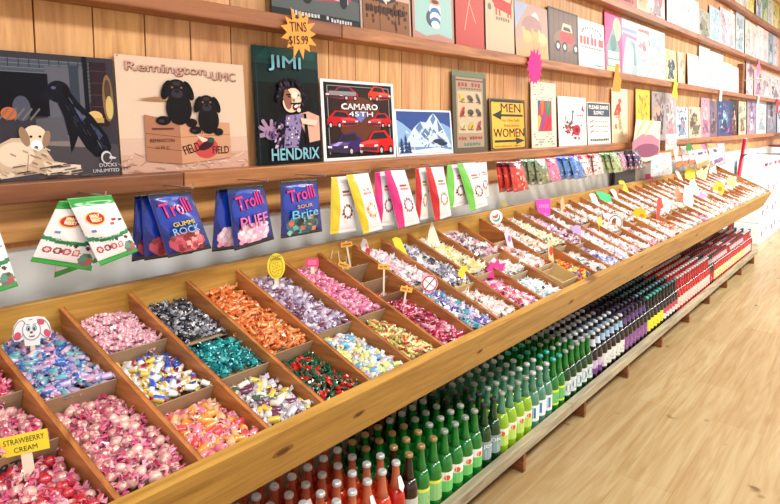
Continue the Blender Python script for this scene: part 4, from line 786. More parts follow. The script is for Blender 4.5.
anchor = [(16.2, 'past the tall pink card'), (19.5, 'past the orange pennant card'), (21.5, 'by the green leaf card'), (24.5, 'by the orange sun card'), (28.5, 'past the red arrow card'), (32.5, 'by the short pink card'), (36.5, 'below the yellow balloon card'), (41, 'near the far end panel')]
nth = ['first', 'second', 'third', 'fourth', 'fifth', 'sixth', 'seventh']
cnt = {}
q = random.Random(5)
for ci in range(17, len(DX)-1):
    cut = q.uniform(.4, .65); two = q.random() < .7 or ci in (23, 27)
    an = [t for l, t in anchor if ci >= l][-1]; cnt[an] = cnt.get(an, 0)+1; od = nth[cnt[an]-1]
    for j, (a, b_) in enumerate(((S0, cut), (cut+.03, S1)) if two else ((S0, S1),)):
        k = q.randrange(10); c1, c2 = far_cols[k]
        if ci == 27 and j == 1: c1, c2, nm = (236, 60, 160), (250, 180, 214), 'magenta'
        elif ci == 23 and j == 1: c1, c2, nm = (246, 150, 110), WH, 'salmon'
        else: nm = names[k]
        heap(ci, a, b_, simple([c1, c2, WH, WH], [WH, WH, c1], .024, .0088, .011), f"{nm} candy heap in the {'whole' if not two else ['back', 'front'][j]} {od} column {an}", .0235)
    if two: partition(ci, cut+.015, col=sr(206, 182, 150))

# ---------------------------------------------------------------- little signs standing in the bins
def bin_sign(label, X, s, H, pts, col, texts=(), shapes=None, rotz=-.5, tilt=0, lean=-.12, stick=True, base=-.07, stw=.009, sc=sr(246, 232, 210), txc=INK, name='candy_sign'):
    """card on a flat stick planted in the sweets"""
    K = 1.28 if X > 1.55 else 1.0; p = B(X, s, base); t = thing(name, label, 'sign', p); t.rotation_euler = (lean, tilt, rotz)
    if stick:
        m1 = MB(); m1.box((-stw/2, .001, 0), (stw/2, .0028, H+.012)); m1.c = [sc]*len(m1.c); m1.build('stick', M_PAPER, t)
    mb = MB(); mb.prism([(x*K, 0, z*K+H) for x, z in pts], (0, .001, 0), col, 0, col)
    P = Print(mb, lambda u, v, o: Vector((u*K, -o, v*K+H)), .0002)
    if shapes: shapes(P)
    for q_ in texts: P.t(*q_[:5], q_[5] if len(q_) > 5 else txc, .012)
    mb.build('card', M_PAPER, t); return t
rect = lambda w, h: [(-w/2, -h/2), (w/2, -h/2), (w/2, h/2), (-w/2, h/2)]
def ell(rx, ry, n=20, cx=0, cy=0): return [(cx+rx*math.cos(2*PI*k/n), cy+ry*math.sin(2*PI*k/n)) for k in range(n)]
YL = sr(250, 224, 60)
bin_sign('yellow card reading STRAWBERRY CREAM on a wooden stick', 0.304, 0.738, 0.088, rect(.078, .036), YL, (('STRAWBERRY', -.033, .002, .066, .010), ('CREAM', -.018, -.013, .038, .009)), rotz=-.6, tilt=-.12, stw=.018)
def puppy(P):
    OU = (.02, .02, .03); PK = sr(232, 100, 132)
    for sx in (-1, 1):
        P.e(sx*.024, .000, .0108, .0225, OU, sx*.32); P.e(sx*.024, .000, .0096, .0212, W, sx*.32)
    P.e(-.0275, -.0115, .0068, .0085, PK, -.3); P.e(.0175, .0155, .0085, .0065, PK, -.5); P.e(.0295, -.0105, .0062, .009, PK, .3)
    P.e(0, -.001, .0178, .0225, OU); P.e(0, -.001, .0167, .0213, W); P.e(0, .017, .012, .007, W)
    for sx in (-1, 1): P.e(sx*.0062, .003, .004, .0062, OU); P.e(sx*.0062, .003, .0031, .0053, sr(190, 220, 236)); P.e(sx*.0056, .002, .0017, .0034, OU); P.line(sx*.003, .0112, sx*.010, .0128, .001, OU)
    P.e(0, -.0055, .0032, .0022, sr(120, 90, 90)); P.e(.001, -.0125, .0055, .0036, OU); P.e(.001, -.0112, .0052, .0024, W); P.e(.001, -.0138, .0025, .0017, sr(230, 90, 110)); P.line(-.004, .0222, .003, .0236, .0011, OU)
bin_sign('white puppy face cutout with pink ears in the blue taffy', .447, .222, .0800, [(-.038, -.012), (-.034, -.024), (-.024, -.024), (-.016, -.020), (-.014, -.036), (.014, -.036), (.016, -.020), (.026, -.023), (.036, -.021), (.038, -.008), (.034, .012), (.025, .025), (.012, .028), (-.012, .027), (-.024, .024), (-.034, .010)], W, shapes=puppy, rotz=-.55, lean=-.05)
def ovalart(P):
    P.e(0, -.004, .021, .031, sr(170, 130, 30)); P.e(0, -.004, .0195, .0295, sr(246, 222, 70))
    for k in range(16): P.e(.014*math.cos(k*2.4)*(k/16)**.5*1.1, -.006+.022*math.sin(k*2.4)*(k/16)**.5, .0014, .0014, sr(150, 110, 20))
bin_sign('yellow oval sign with dotted pineapple drawing', 1.143, 0.217, 0.098, ell(.027, .040), sr(252, 236, 80), (('FILLED', -.014, .028, .028, .006), ('RASPBERRY', -.018, .019, .036, .006)), ovalart, rotz=-.6, stw=.013, lean=-.06)
bin_sign('square hot pink tag in the pink candy', 1.307, 0.198, 0.075, rect(.042, .027), sr(240, 80, 140), rotz=-.6, stw=.012, lean=-.3, shapes=lambda P: P.r(-.014, -.008, .014, .008, sr(246, 130, 170)))
OR = sr(250, 190, 90)
def ortag(l, X, s, H, **k): return bin_sign(l, X, s, H, [(-.022, -.008), (.02, -.010), (.022, .007), (-.02, .010)], OR, rotz=-.6, stw=.006, shapes=lambda P: squiggle(P, -.015, -.003, .016, .003, sr(150, 90, 40), 6), **k)
ortag('orange tag on a tall stick, farthest back of its column', 1.506, 0.173, 0.100, tilt=-.15)
ortag('orange tag half buried at the side of the pink candy', 1.417, 0.215, 0.055, tilt=.35)
ortag('orange tag on stick over the small cardboard cell', 1.483, 0.463, 0.115, tilt=.05)
ortag('light orange tag standing in the dark red candy', 1.490, 0.595, 0.082, tilt=.2)
strip = lambda w, h, k=.01: [(-w/2, -h/2), (w/2, -h/2), (w/2+k, h/2), (k-.002, h/2+.006), (-w/2+k, h/2)]
bin_sign('white paper slip with a red cherry behind the white candy', 1.597, 0.169, 0.070, strip(.022, .052, -.012), sr(250, 244, 244), rotz=-.7, stick=False, shapes=lambda P: (P.e(.001, -.01, .007, .012, sr(220, 60, 80)), P.e(-.002, .008, .004, .006, sr(240, 150, 160))), lean=-.35)
bin_sign('bright yellow torn paper strip', 1.754, 0.261, 0.075, strip(.026, .062, -.02), sr(250, 232, 70), rotz=-.6, stick=False, lean=-.4)
def nosign(P): P.e(0, 0, .0225, .0225, sr(222, 60, 90)); P.e(0, 0, .0185, .0185, W); P.line(-.015, -.015, .015, .015, .003, sr(160, 30, 60)); P.line(-.015, .013, .015, -.013, .0015, INK)
bin_sign('round white sign crossed out in red', 1.651, 0.591, 0.068, ell(.0235, .0235), W, shapes=nosign, rotz=-.6)
moon = [(.022*math.cos(t)+.0, .034*math.sin(t)) for t in [PI*.35+PI*1.35*k/14 for k in range(15)]]+[(.008+.009*math.cos(t), .021*math.sin(t)) for t in [PI*1.6-PI*1.2*k/10 for k in range(11)]]
bin_sign('yellow crescent moon sign', 1.834, 0.643, 0.072, moon, sr(252, 226, 80), rotz=-.6, stick=True)
bin_sign('hot pink star shaped flower sign', 2.057, 0.654, 0.062, burst_pts(8, .026, .038, 8), sr(246, 80, 170), rotz=-.6, shapes=lambda P: P.e(0, 0, .01, .01, sr(250, 130, 190)))
bin_sign('tall white spike card in the pale yellow candy', 1.987, 0.197, 0.080, [(-.022, -.03), (.022, -.03), (.008, .012), (-.002, .04), (-.014, .01)], sr(252, 244, 226), rotz=-.6, stick=False)
bin_sign('long white curved paper strip', 2.189, 0.501, 0.070, strip(.028, .066, -.024), sr(252, 252, 252), rotz=-.5, stick=False, lean=-.5)
bin_sign('white and aqua slip leaning in the icy white candy', 2.262, 0.719, 0.055, strip(.024, .058, -.014), sr(226, 246, 250), rotz=-.5, stick=False, lean=-.3, shapes=lambda P: P.e(-.004, .005, .006, .011, sr(130, 200, 206)))
bin_sign('white and mauve slip leaning on a far divider', 2.390, 0.457, 0.070, strip(.022, .062, -.01), sr(246, 226, 240), rotz=-.6, stick=False, lean=-.3, shapes=lambda P: P.e(-.004, .012, .006, .012, sr(190, 130, 180)))
def melon(P): P.e(0, -.002, .0165, .0165, sr(60, 180, 140)); P.e(-.003, .003, .0145, .0145, W); P.e(-.004, .006, .012, .012, sr(244, 110, 120)); P.e(-.008, .014, .012, .010, W)
bin_sign('white disc sign with a watermelon slice', 2.521, 0.178, 0.085, ell(.026, .026), W, shapes=melon, rotz=-.6)
bin_sign('pale yellow slip behind the melon slice sign', 2.739, 0.088, 0.075, strip(.024, .06, -.014), sr(250, 240, 160), rotz=-.6, stick=False, lean=-.3)
bin_sign('tall hot pink card with lilac edge', 3.038, 0.199, 0.080, [(-.035, -.045), (.02, -.045), (.03, .04), (-.045, .04)], sr(240, 90, 200), rotz=-.5, stick=False, lean=-.2, shapes=lambda P: squiggle(P, -.03, 0, .02, .02, sr(250, 150, 220), 5))
bin_sign('cream and red narrow slip by a far divider', 2.485, 0.723, 0.085, strip(.02, .075, -.004), sr(250, 220, 170), rotz=-.5, stick=False, shapes=lambda P: P.e(0, .01, .008, .016, sr(230, 90, 90)))
bin_sign('orange and white pennant card', 3.227, 0.244, 0.080, [(-.02, -.04), (.028, -.04), (.0, .0), (-.006, .05), (-.022, .03)], sr(250, 200, 160), rotz=-.5, stick=False, shapes=lambda P: P.e(0, -.02, .01, .014, sr(220, 80, 70)))
bin_sign('mint green leaf shaped card', 3.891, 0.220, 0.075, [(-.055, .035), (-.015, .03), (.05, .01), (.06, -.04), (.02, -.035), (-.03, -.01)], sr(90, 214, 150), rotz=-.3, stick=True, lean=-.3)
bin_sign('white torn slip beside the mint green leaf card', 3.726, 0.240, 0.070, strip(.035, .07, -.02), W, rotz=-.5, stick=False, lean=-.3)
bin_sign('white upright slip behind the mint green leaf card', 4.123, 0.225, 0.070, strip(.03, .06, -.03), sr(250, 236, 236), rotz=-.5, stick=False, lean=-.3)
bin_sign('yellow narrow card in the middle of a far column', 3.288, 0.580, 0.070, strip(.02, .07, -.004), sr(250, 226, 110), rotz=-.5, stick=False)
def ring(P): P.e(0, 0, .036, .036, sr(170, 120, 110)); P.e(0, 0, .03, .03, W); P.e(-.004, 0, .016, .022, sr(150, 90, 70)); P.e(.012, 0, .01, .02, sr(250, 240, 230))
bin_sign('round white sign with a brown ring', 3.465, 0.611, 0.075, ell(.038, .038), W, shapes=ring, rotz=-.6)
bin_sign('orange sun shaped sign', 3.879, 0.623, 0.080, burst_pts(8, .034, .046, 4), sr(252, 190, 40), rotz=-.6, shapes=lambda P: P.e(.01, -.006, .014, .01, sr(236, 130, 40)))
bin_sign('red arrow shaped card on stick', 4.132, 0.697, 0.110, [(-.02, -.07), (.0, -.07), (.01, .0), (.03, .01), (.018, .06), (-.005, .05), (-.012, .0)], sr(240, 100, 90), rotz=-.6)
bin_sign('white round sign behind the red arrow card', 4.335, 0.662, 0.100, ell(.034, .045), sr(250, 250, 250), rotz=-.6, shapes=lambda P: P.e(0, .0, .016, .022, sr(206, 214, 220)))
bin_sign('pale yellow slip at the back board near the clear bag', 4.395, 0.166, 0.080, strip(.04, .085, -.03), sr(250, 238, 100), rotz=-.5, stick=False, lean=-.3)
bin_sign('short pink card at back board under the clear bag', 5.006, 0.090, 0.060, rect(.06, .10), sr(244, 90, 170), rotz=-.5, stick=True)
bin_sign('pale orange card in a far column', 4.921, 0.554, 0.080, [(-.04, -.05), (.05, -.05), (.03, .0), (-.01, .06), (-.03, .05)], sr(246, 170, 130), rotz=-.5)
bin_sign('tall white wavy card in the far half', 4.920, 0.690, 0.100, [(-.04, -.09), (.0, -.1), (.03, .0), (.02, .08), (-.03, .09), (-.05, .02)], W, rotz=-.5)
bin_sign('white and grey card beyond the wavy white card', 5.338, 0.569, 0.100, [(-.04, -.06), (.05, -.06), (.03, .02), (.0, .08), (-.04, .06)], sr(232, 236, 240), rotz=-.5)
bin_sign('thin white slanting slip near the yellow balloon card', 5.746, 0.214, 0.080, strip(.03, .1, -.06), W, rotz=-.5, stick=False)
bin_sign('yellow balloon shaped card', 5.980, 0.205, 0.090, ell(.05, .055), sr(250, 240, 100), rotz=-.5)
bin_sign('cream leaf shaped card beside the balloon one', 6.284, 0.254, 0.100, [(-.07, .05), (-.02, .02), (0, .07), (.02, .02), (.08, .06), (.05, -.02), (.02, -.07), (-.03, -.06), (-.05, 0)], sr(250, 246, 176), rotz=-.5)
bin_sign('golden ring card among far bins', 5.931, 0.669, 0.100, ell(.055, .05), sr(250, 196, 60), rotz=-.5, shapes=lambda P: P.e(.01, 0, .018, .016, sr(200, 140, 60)))
bin_sign('pale green card close to the far end panel', 6.592, 0.607, 0.080, [(-.04, -.05), (.04, -.05), (.05, .04), (0, .06), (-.04, .03)], sr(226, 226, 150), rotz=-.5)
bin_sign('white leaning card at the back corner of the far end', 6.856, 0.207, 0.100, [(-.05, -.05), (.04, -.06), (.03, .04), (-.02, .07)], sr(252, 244, 240), rotz=-.5)
bin_sign('lilac star card near front of far half', 5.399, 0.644, 0.060, burst_pts(6, .03, .045, 9), sr(236, 170, 220), rotz=-.5)
bin_sign('pink lilac slip deep in the periwinkle column', 2.954, 0.582, 0.070, strip(.04, .06, .0), sr(206, 180, 236), rotz=-.5, stick=False)
# small kraft box sitting in the bins
mb = MB(); P0 = [B(2.275, .72, -.06), B(2.43, .72, -.06), B(2.43, .92, -.05), B(2.275, .92, -.05)]; P1 = [p+NV*.055 for p in P0]; kc = sr(214, 190, 140)
i = [mb.vert(p) for p in P0]; j = [mb.vert(p) for p in P1]; mb.face(i[::-1], kc)
for k in range(4): mb.face([i[k], i[(k+1) % 4], j[(k+1) % 4], j[k]], kc)
o = mb.build('kraft_box', M_KRAFT); md = o.modifiers.new('s', 'SOLIDIFY'); md.thickness = .003; tag(o, 'open kraft cardboard box set into the bin beside the bright mix', 'box')
bin_floor(13, .74, S1, -.066, -.055)

# ---------------------------------------------------------------- bags hanging under the lowest shelf
def bag(label, TL, TR, BR, BL, art, y=-.10, puff=.016, group=None, back=(.6, .6, .62), name='candy_bag', n=(40, 52), yb=None, curl=0, seal=.06, prints=None):
    """a filled foil bag: corners as (X,Z); front skin carries the artwork"""
    nx, nz = n; yb = y if yb is None else yb; y = -.098+(y+.10)*.7; yb = -.098+(yb+.10)*.7; puff *= .75; mb = MB(); ctr = Vector(((TL[0]+TR[0])/2, y, (TL[1]+TR[1])/2))
    q = random.Random(int(TL[0]*1000)); ph = q.uniform(0, 6)
    def base(u, v):
        a = Vector((TL[0]*(1-u)+TR[0]*u, 0, TL[1]*(1-u)+TR[1]*u)); b_ = Vector((BL[0]*(1-u)+BR[0]*u, 0, BL[1]*(1-u)+BR[1]*u))
        p = a*v+b_*(1-v); p.y = y*v+yb*(1-v); return p
    def pf(u, v):
        e = 0 if v < seal or v > 1-seal*1.4 else math.sin(PI*(v-seal)/(1-seal*2.4))**.6
        return puff*e*(max(0, math.sin(PI*u))**.55)*(1+.14*math.sin(9*u+7*v+ph)+.08*math.sin(21*v+13*u+ph))+.0006
    def front(u, v, o=0): p = base(u, v)-ctr; p.y -= pf(u, v)+o; return p
    def rear(u, v): p = base(u, v)-ctr; p.y += pf(u, v)*.8; return p
    cells_ = {}
    class RP:       # raster printer
        def __init__(s): s.img = [[(1, 1, 1)]*nz for _ in range(nx)]
        def put(s, test, col):
            for a in range(nx):
                for b_ in range(nz):
                    if test((a+.5)/nx, (b_+.5)/nz): s.img[a][b_] = col
        def r(s, x0, y0, x1, y1, col): s.put(lambda u, v: x0 <= u <= x1 and y0 <= v <= y1, col)
        def e(s, cx, cy, rx, ry, col): s.put(lambda u, v: ((u-cx)/rx)**2+((v-cy)/ry)**2 <= 1, col)
        def band(s, x0, y0, x1, y1, w, col):
            s.put(lambda u, v: abs((v-(y0+(y1-y0)*(u-x0)/((x1-x0) or 1e-6)))) <= w/2 and x0 <= u <= x1, col)
    rp = RP(); art(rp)
    F = [[mb.vert(front(a/nx, b_/nz)) for b_ in range(nz+1)] for a in range(nx+1)]
    for a in range(nx):
        for b_ in range(nz): mb.face([F[a][b_], F[a+1][b_], F[a+1][b_+1], F[a][b_+1]], rp.img[a][b_])
    K = [[mb.vert(rear(a/8, b_/10)) for b_ in range(11)] for a in range(9)]
    for a in range(8):
        for b_ in range(10): mb.face([K[a][b_], K[a][b_+1], K[a+1][b_+1], K[a+1][b_]], back)
    for u, kk in ((0, 0), (1, 8)):
        pts = [F[0 if u == 0 else nx][b_] for b_ in range(nz+1)]+[K[kk][b_] for b_ in range(10, -1, -1)]; mb.face(pts if u else pts[::-1], back)
    pts = [F[a][0] for a in range(nx+1)]+[K[a][0] for a in range(8, -1, -1)]; mb.face(pts[::-1], back)
    pts = [F[a][nz] for a in range(nx+1)]+[K[a][10] for a in range(8, -1, -1)]; mb.face(pts, back)
    if prints: pr = Print(mb, lambda u, v, o: front(u, v, o), .0004, start=.0012); prints(pr)
    o = mb.build(name, M_BAG, None, True, ctr); return tag(o, label, 'bag', group)
def jb_art(p):
    g = sr(60, 170, 80); p.r(0, 0, 1, 1, sr(244, 240, 240)); p.r(0, .86, 1, 1, g); p.r(0, 0, 1, .07, g)
    for k in range(26): x = k/26; p.e(x+.02, .40-.05*math.sin(PI*x), .03, .035, sr(40, 140, 90))
    for x, c in ((.15, (190, 60, 80)), (.32, (130, 60, 70)), (.48, (200, 90, 110)), (.64, (206, 120, 110))): p.e(x, .22, .075, .055, sr(*c)); p.e(x, .22, .04, .03, sr(240, 214, 210))
    for x, y_, c in ((.85, .78, (60, 20, 40)), (.75, .62, (200, 40, 70)), (.9, .6, (80, 30, 50)), (.68, .56, (220, 80, 110)), (.6, .32, (60, 40, 40)), (.84, .3, (100, 60, 60)), (.2, .5, (120, 140, 190))): p.e(x, y_, .05, .025, sr(*c))
    p.e(.85, .14, .14, .1, sr(140, 130, 130)); p.e(.8, .16, .06, .05, sr(90, 170, 150)); p.e(.9, .12, .05, .04, sr(200, 100, 90)); p.e(.9, .2, .04, .03, sr(60, 120, 80))
def jb_txt(P): P.e(.36, .68, .22, .1, sr(250, 220, 90)); P.e(.36, .68, .2, .085, sr(214, 30, 40)); P.e(.34, .68, .1, .06, sr(250, 200, 60)); P.t('JELLY', .24, .69, .24, .05, W, .04); P.t('BELLY', .24, .635, .24, .045, W, .04); P.t('SUGAR FREE', .2, .38, .5, .035, sr(220, 240, 220), .03)
G_JB = None
bag('white and green jelly bean bag hanging at the back of its bunch', (.55, 1.25), (.66, 1.25), (.70, 1.11), (.53, 1.075), jb_art, y=-.10, yb=-.075, puff=.014, back=sr(150, 180, 150))
bag('white jelly bean bag swung to one side, partly covered', (.535, 1.256), (.635, 1.25), (.60, 1.083), (.472, 1.128), jb_art, y=-.128, yb=-.12, prints=jb_txt)
bag('frontmost white jelly bean bag with green top and red logo', (.545, 1.262), (.645, 1.262), (.697, 1.12), (.605, 1.10), jb_art, y=-.15, yb=-.175, prints=jb_txt)
bag('jelly bean bag cut by the frame edge beyond the dog sign', (.31, 1.24), (.408, 1.235), (.437, 1.085), (.335, 1.07), jb_art, y=-.13, yb=-.16, prints=jb_txt)
NAVY = sr(20, 44, 130)
def tro(base, blob, b2, y0=.02, y1=.36):
    def f(p):
        p.r(0, 0, 1, 1, NAVY); p.e(.5, .62, .46, .34, sr(30, 70, 180)); p.r(0, .94, 1, 1, sr(20, 20, 40)); p.r(0, 0, 1, .05, sr(14, 16, 36))
        p.e(.5, y0+.18, .4, .17, blob); qq = random.Random(3)
        for k in range(24): p.e(.5+qq.uniform(-.36, .36), y0+.18+qq.uniform(-.13, .13), .06, .045, qq.choice(b2))
    return f
def tro_txt(second, c2, c3=None):
    def f(P):
        P.t('Trolli', .14, .6, .72, .23, sr(20, 10, 60), .06, rot=.12); P.t('Trolli', .15, .605, .70, .22, sr(244, 60, 150), .02, rot=.12)
        for j, (t, y_, w, h, cc) in enumerate(second): P.t(t, .5-w/2+.02, y_, w, h, sr(20, 20, 50), .06, rot=.05); P.t(t, .5-w/2+.02, y_+.003, w, h, cc, .02, rot=.05)
    return f
A1 = tro(NAVY, sr(200, 90, 110), pal((236, 130, 140), (240, 180, 180), (190, 70, 90), (150, 60, 70)))
A2 = tro(NAVY, sr(244, 196, 220), pal((250, 226, 236), (246, 170, 206), (252, 240, 246)), .04)
A3 = tro(NAVY, sr(60, 120, 130), pal((90, 190, 190), (230, 150, 90), (60, 90, 90), (150, 210, 200), (40, 50, 60), (220, 110, 80)))
T1 = tro_txt([('GUMMI', .46, .5, .07, sr(240, 220, 70)), ('ROCK', .33, .6, .11, sr(150, 206, 246))], None); T2 = tro_txt([('PUFF', .30, .7, .2, sr(246, 130, 190))], None); T3 = tro_txt([('SOUR', .5, .4, .06, sr(230, 190, 130)), ('Brite', .32, .66, .15, sr(130, 206, 240))], None)
bag('dark blue gummy bag behind the ring candy bag', (.715, 1.252), (.82, 1.252), (.83, 1.09), (.705, 1.085), A1, y=-.115, yb=-.10, back=NAVY)
bag('second dark blue gummy bag behind the ring candy bag', (.72, 1.254), (.83, 1.252), (.86, 1.085), (.725, 1.088), A1, y=-.14, yb=-.135, back=NAVY)
bag('navy gummy bag with pink rings, front of its bunch', (.728, 1.258), (.845, 1.256), (.895, 1.098), (.77, 1.092), A1, y=-.165, yb=-.185, prints=T1, back=NAVY)
bag('plain navy bag edge hanging behind the pink cupcake bag', (.945, 1.25), (1.045, 1.25), (1.05, 1.07), (.93, 1.075), A2, y=-.12, yb=-.11, back=NAVY)
bag('navy gummy bag with large pink cupcake print', (.965, 1.256), (1.09, 1.254), (1.12, 1.088), (.98, 1.075), A2, y=-.15, yb=-.16, prints=T2, back=NAVY)
bag('navy bag peeking out behind the crawler candy bag', (1.18, 1.25), (1.31, 1.25), (1.345, 1.10), (1.18, 1.078), A3, y=-.115, yb=-.10, back=NAVY)
bag('navy gummy bag with turquoise and orange worms', (1.155, 1.258), (1.305, 1.256), (1.318, 1.085), (1.152, 1.085), A3, y=-.145, yb=-.155, prints=T3, back=NAVY)
def strip_art(cs, blob=(230, 170, 150), b2=(240, 210, 190), cx=.62, cy=.38):
    def f(p):
        p.r(0, 0, 1, 1, sr(240, 240, 242)); p.r(0, 0, .3, 1, sr(*cs)); qq = random.Random(cs[0])
        for k in range(11): t = 6.28*k/11; p.e(cx+.2*math.cos(t), cy+.11*math.sin(t), .05, .03, sr(*blob) if k % 2 else sr(*b2))
        p.r(.42, .66, .84, .69, sr(226, 150, 150)); p.r(.46, .72, .78, .75, sr(*blob)); p.r(.3, 0, 1, .035, sr(226, 228, 230))
    return f
YS = strip_art((236, 210, 60), (240, 150, 90), (250, 200, 140)); MS = strip_art((224, 40, 140), (200, 60, 90), (110, 90, 140)); RS = strip_art((206, 30, 50), (110, 160, 80), (220, 90, 80)); GS = strip_art((120, 206, 90), (206, 90, 90), (60, 50, 60)); VS = strip_art((120, 70, 170), (214, 110, 110), (120, 90, 120))
gk = lambda a, **k: dict(y=a, yb=a-.008, puff=.017, **k)
bag('white bag with yellow side and brown nuts, behind its twin', (1.385, 1.255), (1.475, 1.255), (1.50, 1.06), (1.372, 1.064), strip_art((226, 206, 60), (150, 100, 80), (110, 70, 70)), **gk(-.12))
bag('front white bag with yellow side stripe and peach fruit', (1.43, 1.262), (1.540, 1.262), (1.610, 1.055), (1.51, 1.05), YS, **gk(-.155))
bag('white bag with magenta side stripe, rear one of the pair', (1.603, 1.26), (1.69, 1.26), (1.71, 1.055), (1.595, 1.06), MS, **gk(-.12))
bag('white bag with magenta side stripe, front one of the pair', (1.625, 1.265), (1.742, 1.262), (1.83, 1.05), (1.70, 1.045), MS, **gk(-.155))
bag('white bag with red side stripe, rear one of the pair', (1.838, 1.262), (1.91, 1.262), (1.915, 1.055), (1.838, 1.055), RS, **gk(-.12))
bag('white bag with red side stripe, front one of the pair', (1.87, 1.265), (1.99, 1.262), (2.045, 1.055), (1.93, 1.045), RS, **gk(-.155))
bag('white bag with lime side stripe, rear one of the pair', (2.052, 1.265), (2.16, 1.263), (2.21, 1.085), (2.04, 1.08), GS, **gk(-.12))
bag('white bag with lime side stripe, front one of the pair', (2.09, 1.27), (2.232, 1.268), (2.335, 1.07), (2.19, 1.058), GS, **gk(-.155))
bag('white bag with purple side stripe behind the lime ones', (2.245, 1.262), (2.375, 1.262), (2.39, 1.10), (2.30, 1.10), VS, **gk(-.11))
def mottle(base, cols, top=None, seed=1):
    def f(p):
        p.r(0, 0, 1, 1, sr(*base)); qq = random.Random(seed)
        for k in range(40): p.e(qq.random(), qq.uniform(.05, .8), qq.uniform(.03, .09), qq.uniform(.02, .06), sr(*qq.choice(cols)))
        if top: p.r(0, .84, 1, 1, sr(*top))
    return f
RP_ = [(240, 120, 100), (250, 200, 190), (180, 30, 40), (230, 80, 70)]; GP = [(220, 150, 120), (120, 150, 110), (60, 80, 60), (200, 200, 190)]; PP = [(250, 150, 190), (246, 200, 220), (200, 60, 100)]
BP = [(60, 110, 190), (150, 190, 226), (40, 60, 120)]
def bunch(lbl, front, behind, xs, art_, z0=1.262, drop=.135, w=.135, dx=.06, puff=.02, group=None):
    for k, X in enumerate(xs):
        last = k == len(xs)-1
        bag(front if last else behind, (X, z0), (X+w*.9, z0), (X+w+dx, z0-drop+.004), (X+dx*.7, z0-drop), art_, y=-.11-.03*k, yb=-.11-.034*k, puff=puff, n=(12, 16), group=None if last else behind+'s', back=(.3, .3, .3))
bunch('', 'red patterned candy bag, front one, just past the purple striped bag', 'dark red candy bag behind the red patterned front one', (2.455, 2.48, 2.505), mottle((206, 60, 56), RP_, (120, 30, 40), 2), drop=.15)
bunch('', 'green and copper camouflage coloured candy bag, front one', 'green and copper bag tucked behind its front one', (2.68, 2.72, 2.76), mottle((130, 140, 110), GP, (110, 150, 120), 3))
bunch('', 'pink candy bag with white print, front one', 'deep pink bag behind the lighter pink one', (2.885, 2.93), mottle((240, 130, 170), PP, (220, 50, 100), 4))
bunch('', 'blue candy bag with clear lower half, front one', 'blue bag hanging behind the front blue one', (3.08, 3.12, 3.165), mottle((90, 140, 206), BP, (30, 90, 210), 5), dx=.12)
bunch('', 'red topped white candy bag next to the blue ones', 'red and white bag hidden behind its neighbour', (3.33, 3.345), mottle((250, 220, 220), [(240, 130, 150), (250, 240, 240), (230, 70, 90)], (220, 40, 60), 6), dx=.09)
bunch('', 'second red topped white candy bag, nearer the green stripes', 'red white bag hidden behind the second one', (3.53, 3.545), mottle((250, 226, 222), [(230, 70, 80), (250, 240, 240), (240, 160, 160)], (220, 50, 60), 7), dx=.07)
bunch('', 'pale green slanting candy bag, front one', 'olive bag slanting behind the pale green one', (3.70, 3.735, 3.77), mottle((170, 190, 140), [(90, 130, 80), (220, 220, 190), (120, 110, 90)], (110, 170, 100), 8), dx=.13)
bunch('', 'plum and white candy bag, front one', 'plum bag behind the plum and white one', (3.94, 3.965), mottle((190, 130, 160), [(240, 220, 230), (120, 50, 90), (220, 170, 190)], (90, 30, 70), 9), dx=.06)
bunch('', 'navy bag with orange and red sweets, front one', 'navy bag behind the orange and red one', (4.10, 4.145, 4.19), mottle((60, 60, 110), [(230, 140, 80), (200, 60, 70), (60, 70, 150), (240, 220, 200)], (30, 40, 100), 10), dx=.13)
# things hanging past the middle of the wall
bag('large clear bag with pale blue filling over the bins', (4.66, 1.225), (5.18, 1.222), (5.24, 1.035), (4.69, 1.05), mottle((214, 222, 226), [(150, 190, 220), (236, 240, 240), (180, 206, 226), (200, 200, 196)], (230, 226, 220), 11), y=-.14, puff=.035, n=(14, 14), back=(.8, .8, .8))
bag('small clear bag with grey card top beside the large clear one', (4.93, 1.37), (5.25, 1.37), (5.25, 1.24), (4.95, 1.24), mottle((226, 220, 216), [(190, 180, 176), (240, 236, 236)], None, 12), y=-.17, puff=.015, n=(10, 10))
def notice(P):
    P.p([(-.27, -.11), (.24, -.13), (.24, -.02), (.1, .02), (-.1, .03), (-.27, -.02)], sr(196, 140, 160)); P.e(0, -.09, .24, .05, sr(150, 90, 120)); P.line(-.2, .02, -.05, .14, .03, sr(240, 200, 150)); P.line(-.05, .02, .1, .14, .03, sr(240, 200, 150))
card_sign('notice_card', 'large cream and mauve notice card hanging over the lowest shelf', (4.48, -.155, 1.345), [(-.27, -.11), (-.2, -.15), (0, -.17), (.2, -.15), (.25, -.1), (.25, .12), (-.22, .13)], sr(248, 230, 206), None, (), notice, mat=M_PRINT, cat='notice', rotz=-.05)
for k, (X, l) in enumerate(((5.24, 'white bag with orange sweets, nearest of the orange footed row'), (5.40, 'second white bag with orange foot in the row'), (5.54, 'third white bag with orange foot in the row'))):
    bag(l, (X, 1.262), (X+.17, 1.262), (X+.33, 1.09), (X+.15, 1.08), lambda p: (p.r(0, 0, 1, 1, sr(246, 236, 232)), p.r(0, 0, 1, .32, sr(230, 120, 60)), p.e(.5, .62, .3, .12, sr(240, 200, 200)), p.r(.3, .55, .7, .6, sr(220, 100, 110))), y=-.13-.025*k, puff=.02, n=(12, 16))
card_sign('green_tag', 'small dark green tag above the orange footed bags', (5.45, -.19, 1.262), [(-.09, -.03), (.07, -.04), (.1, .0), (.02, .03), (-.06, .03)], sr(60, 140, 70))
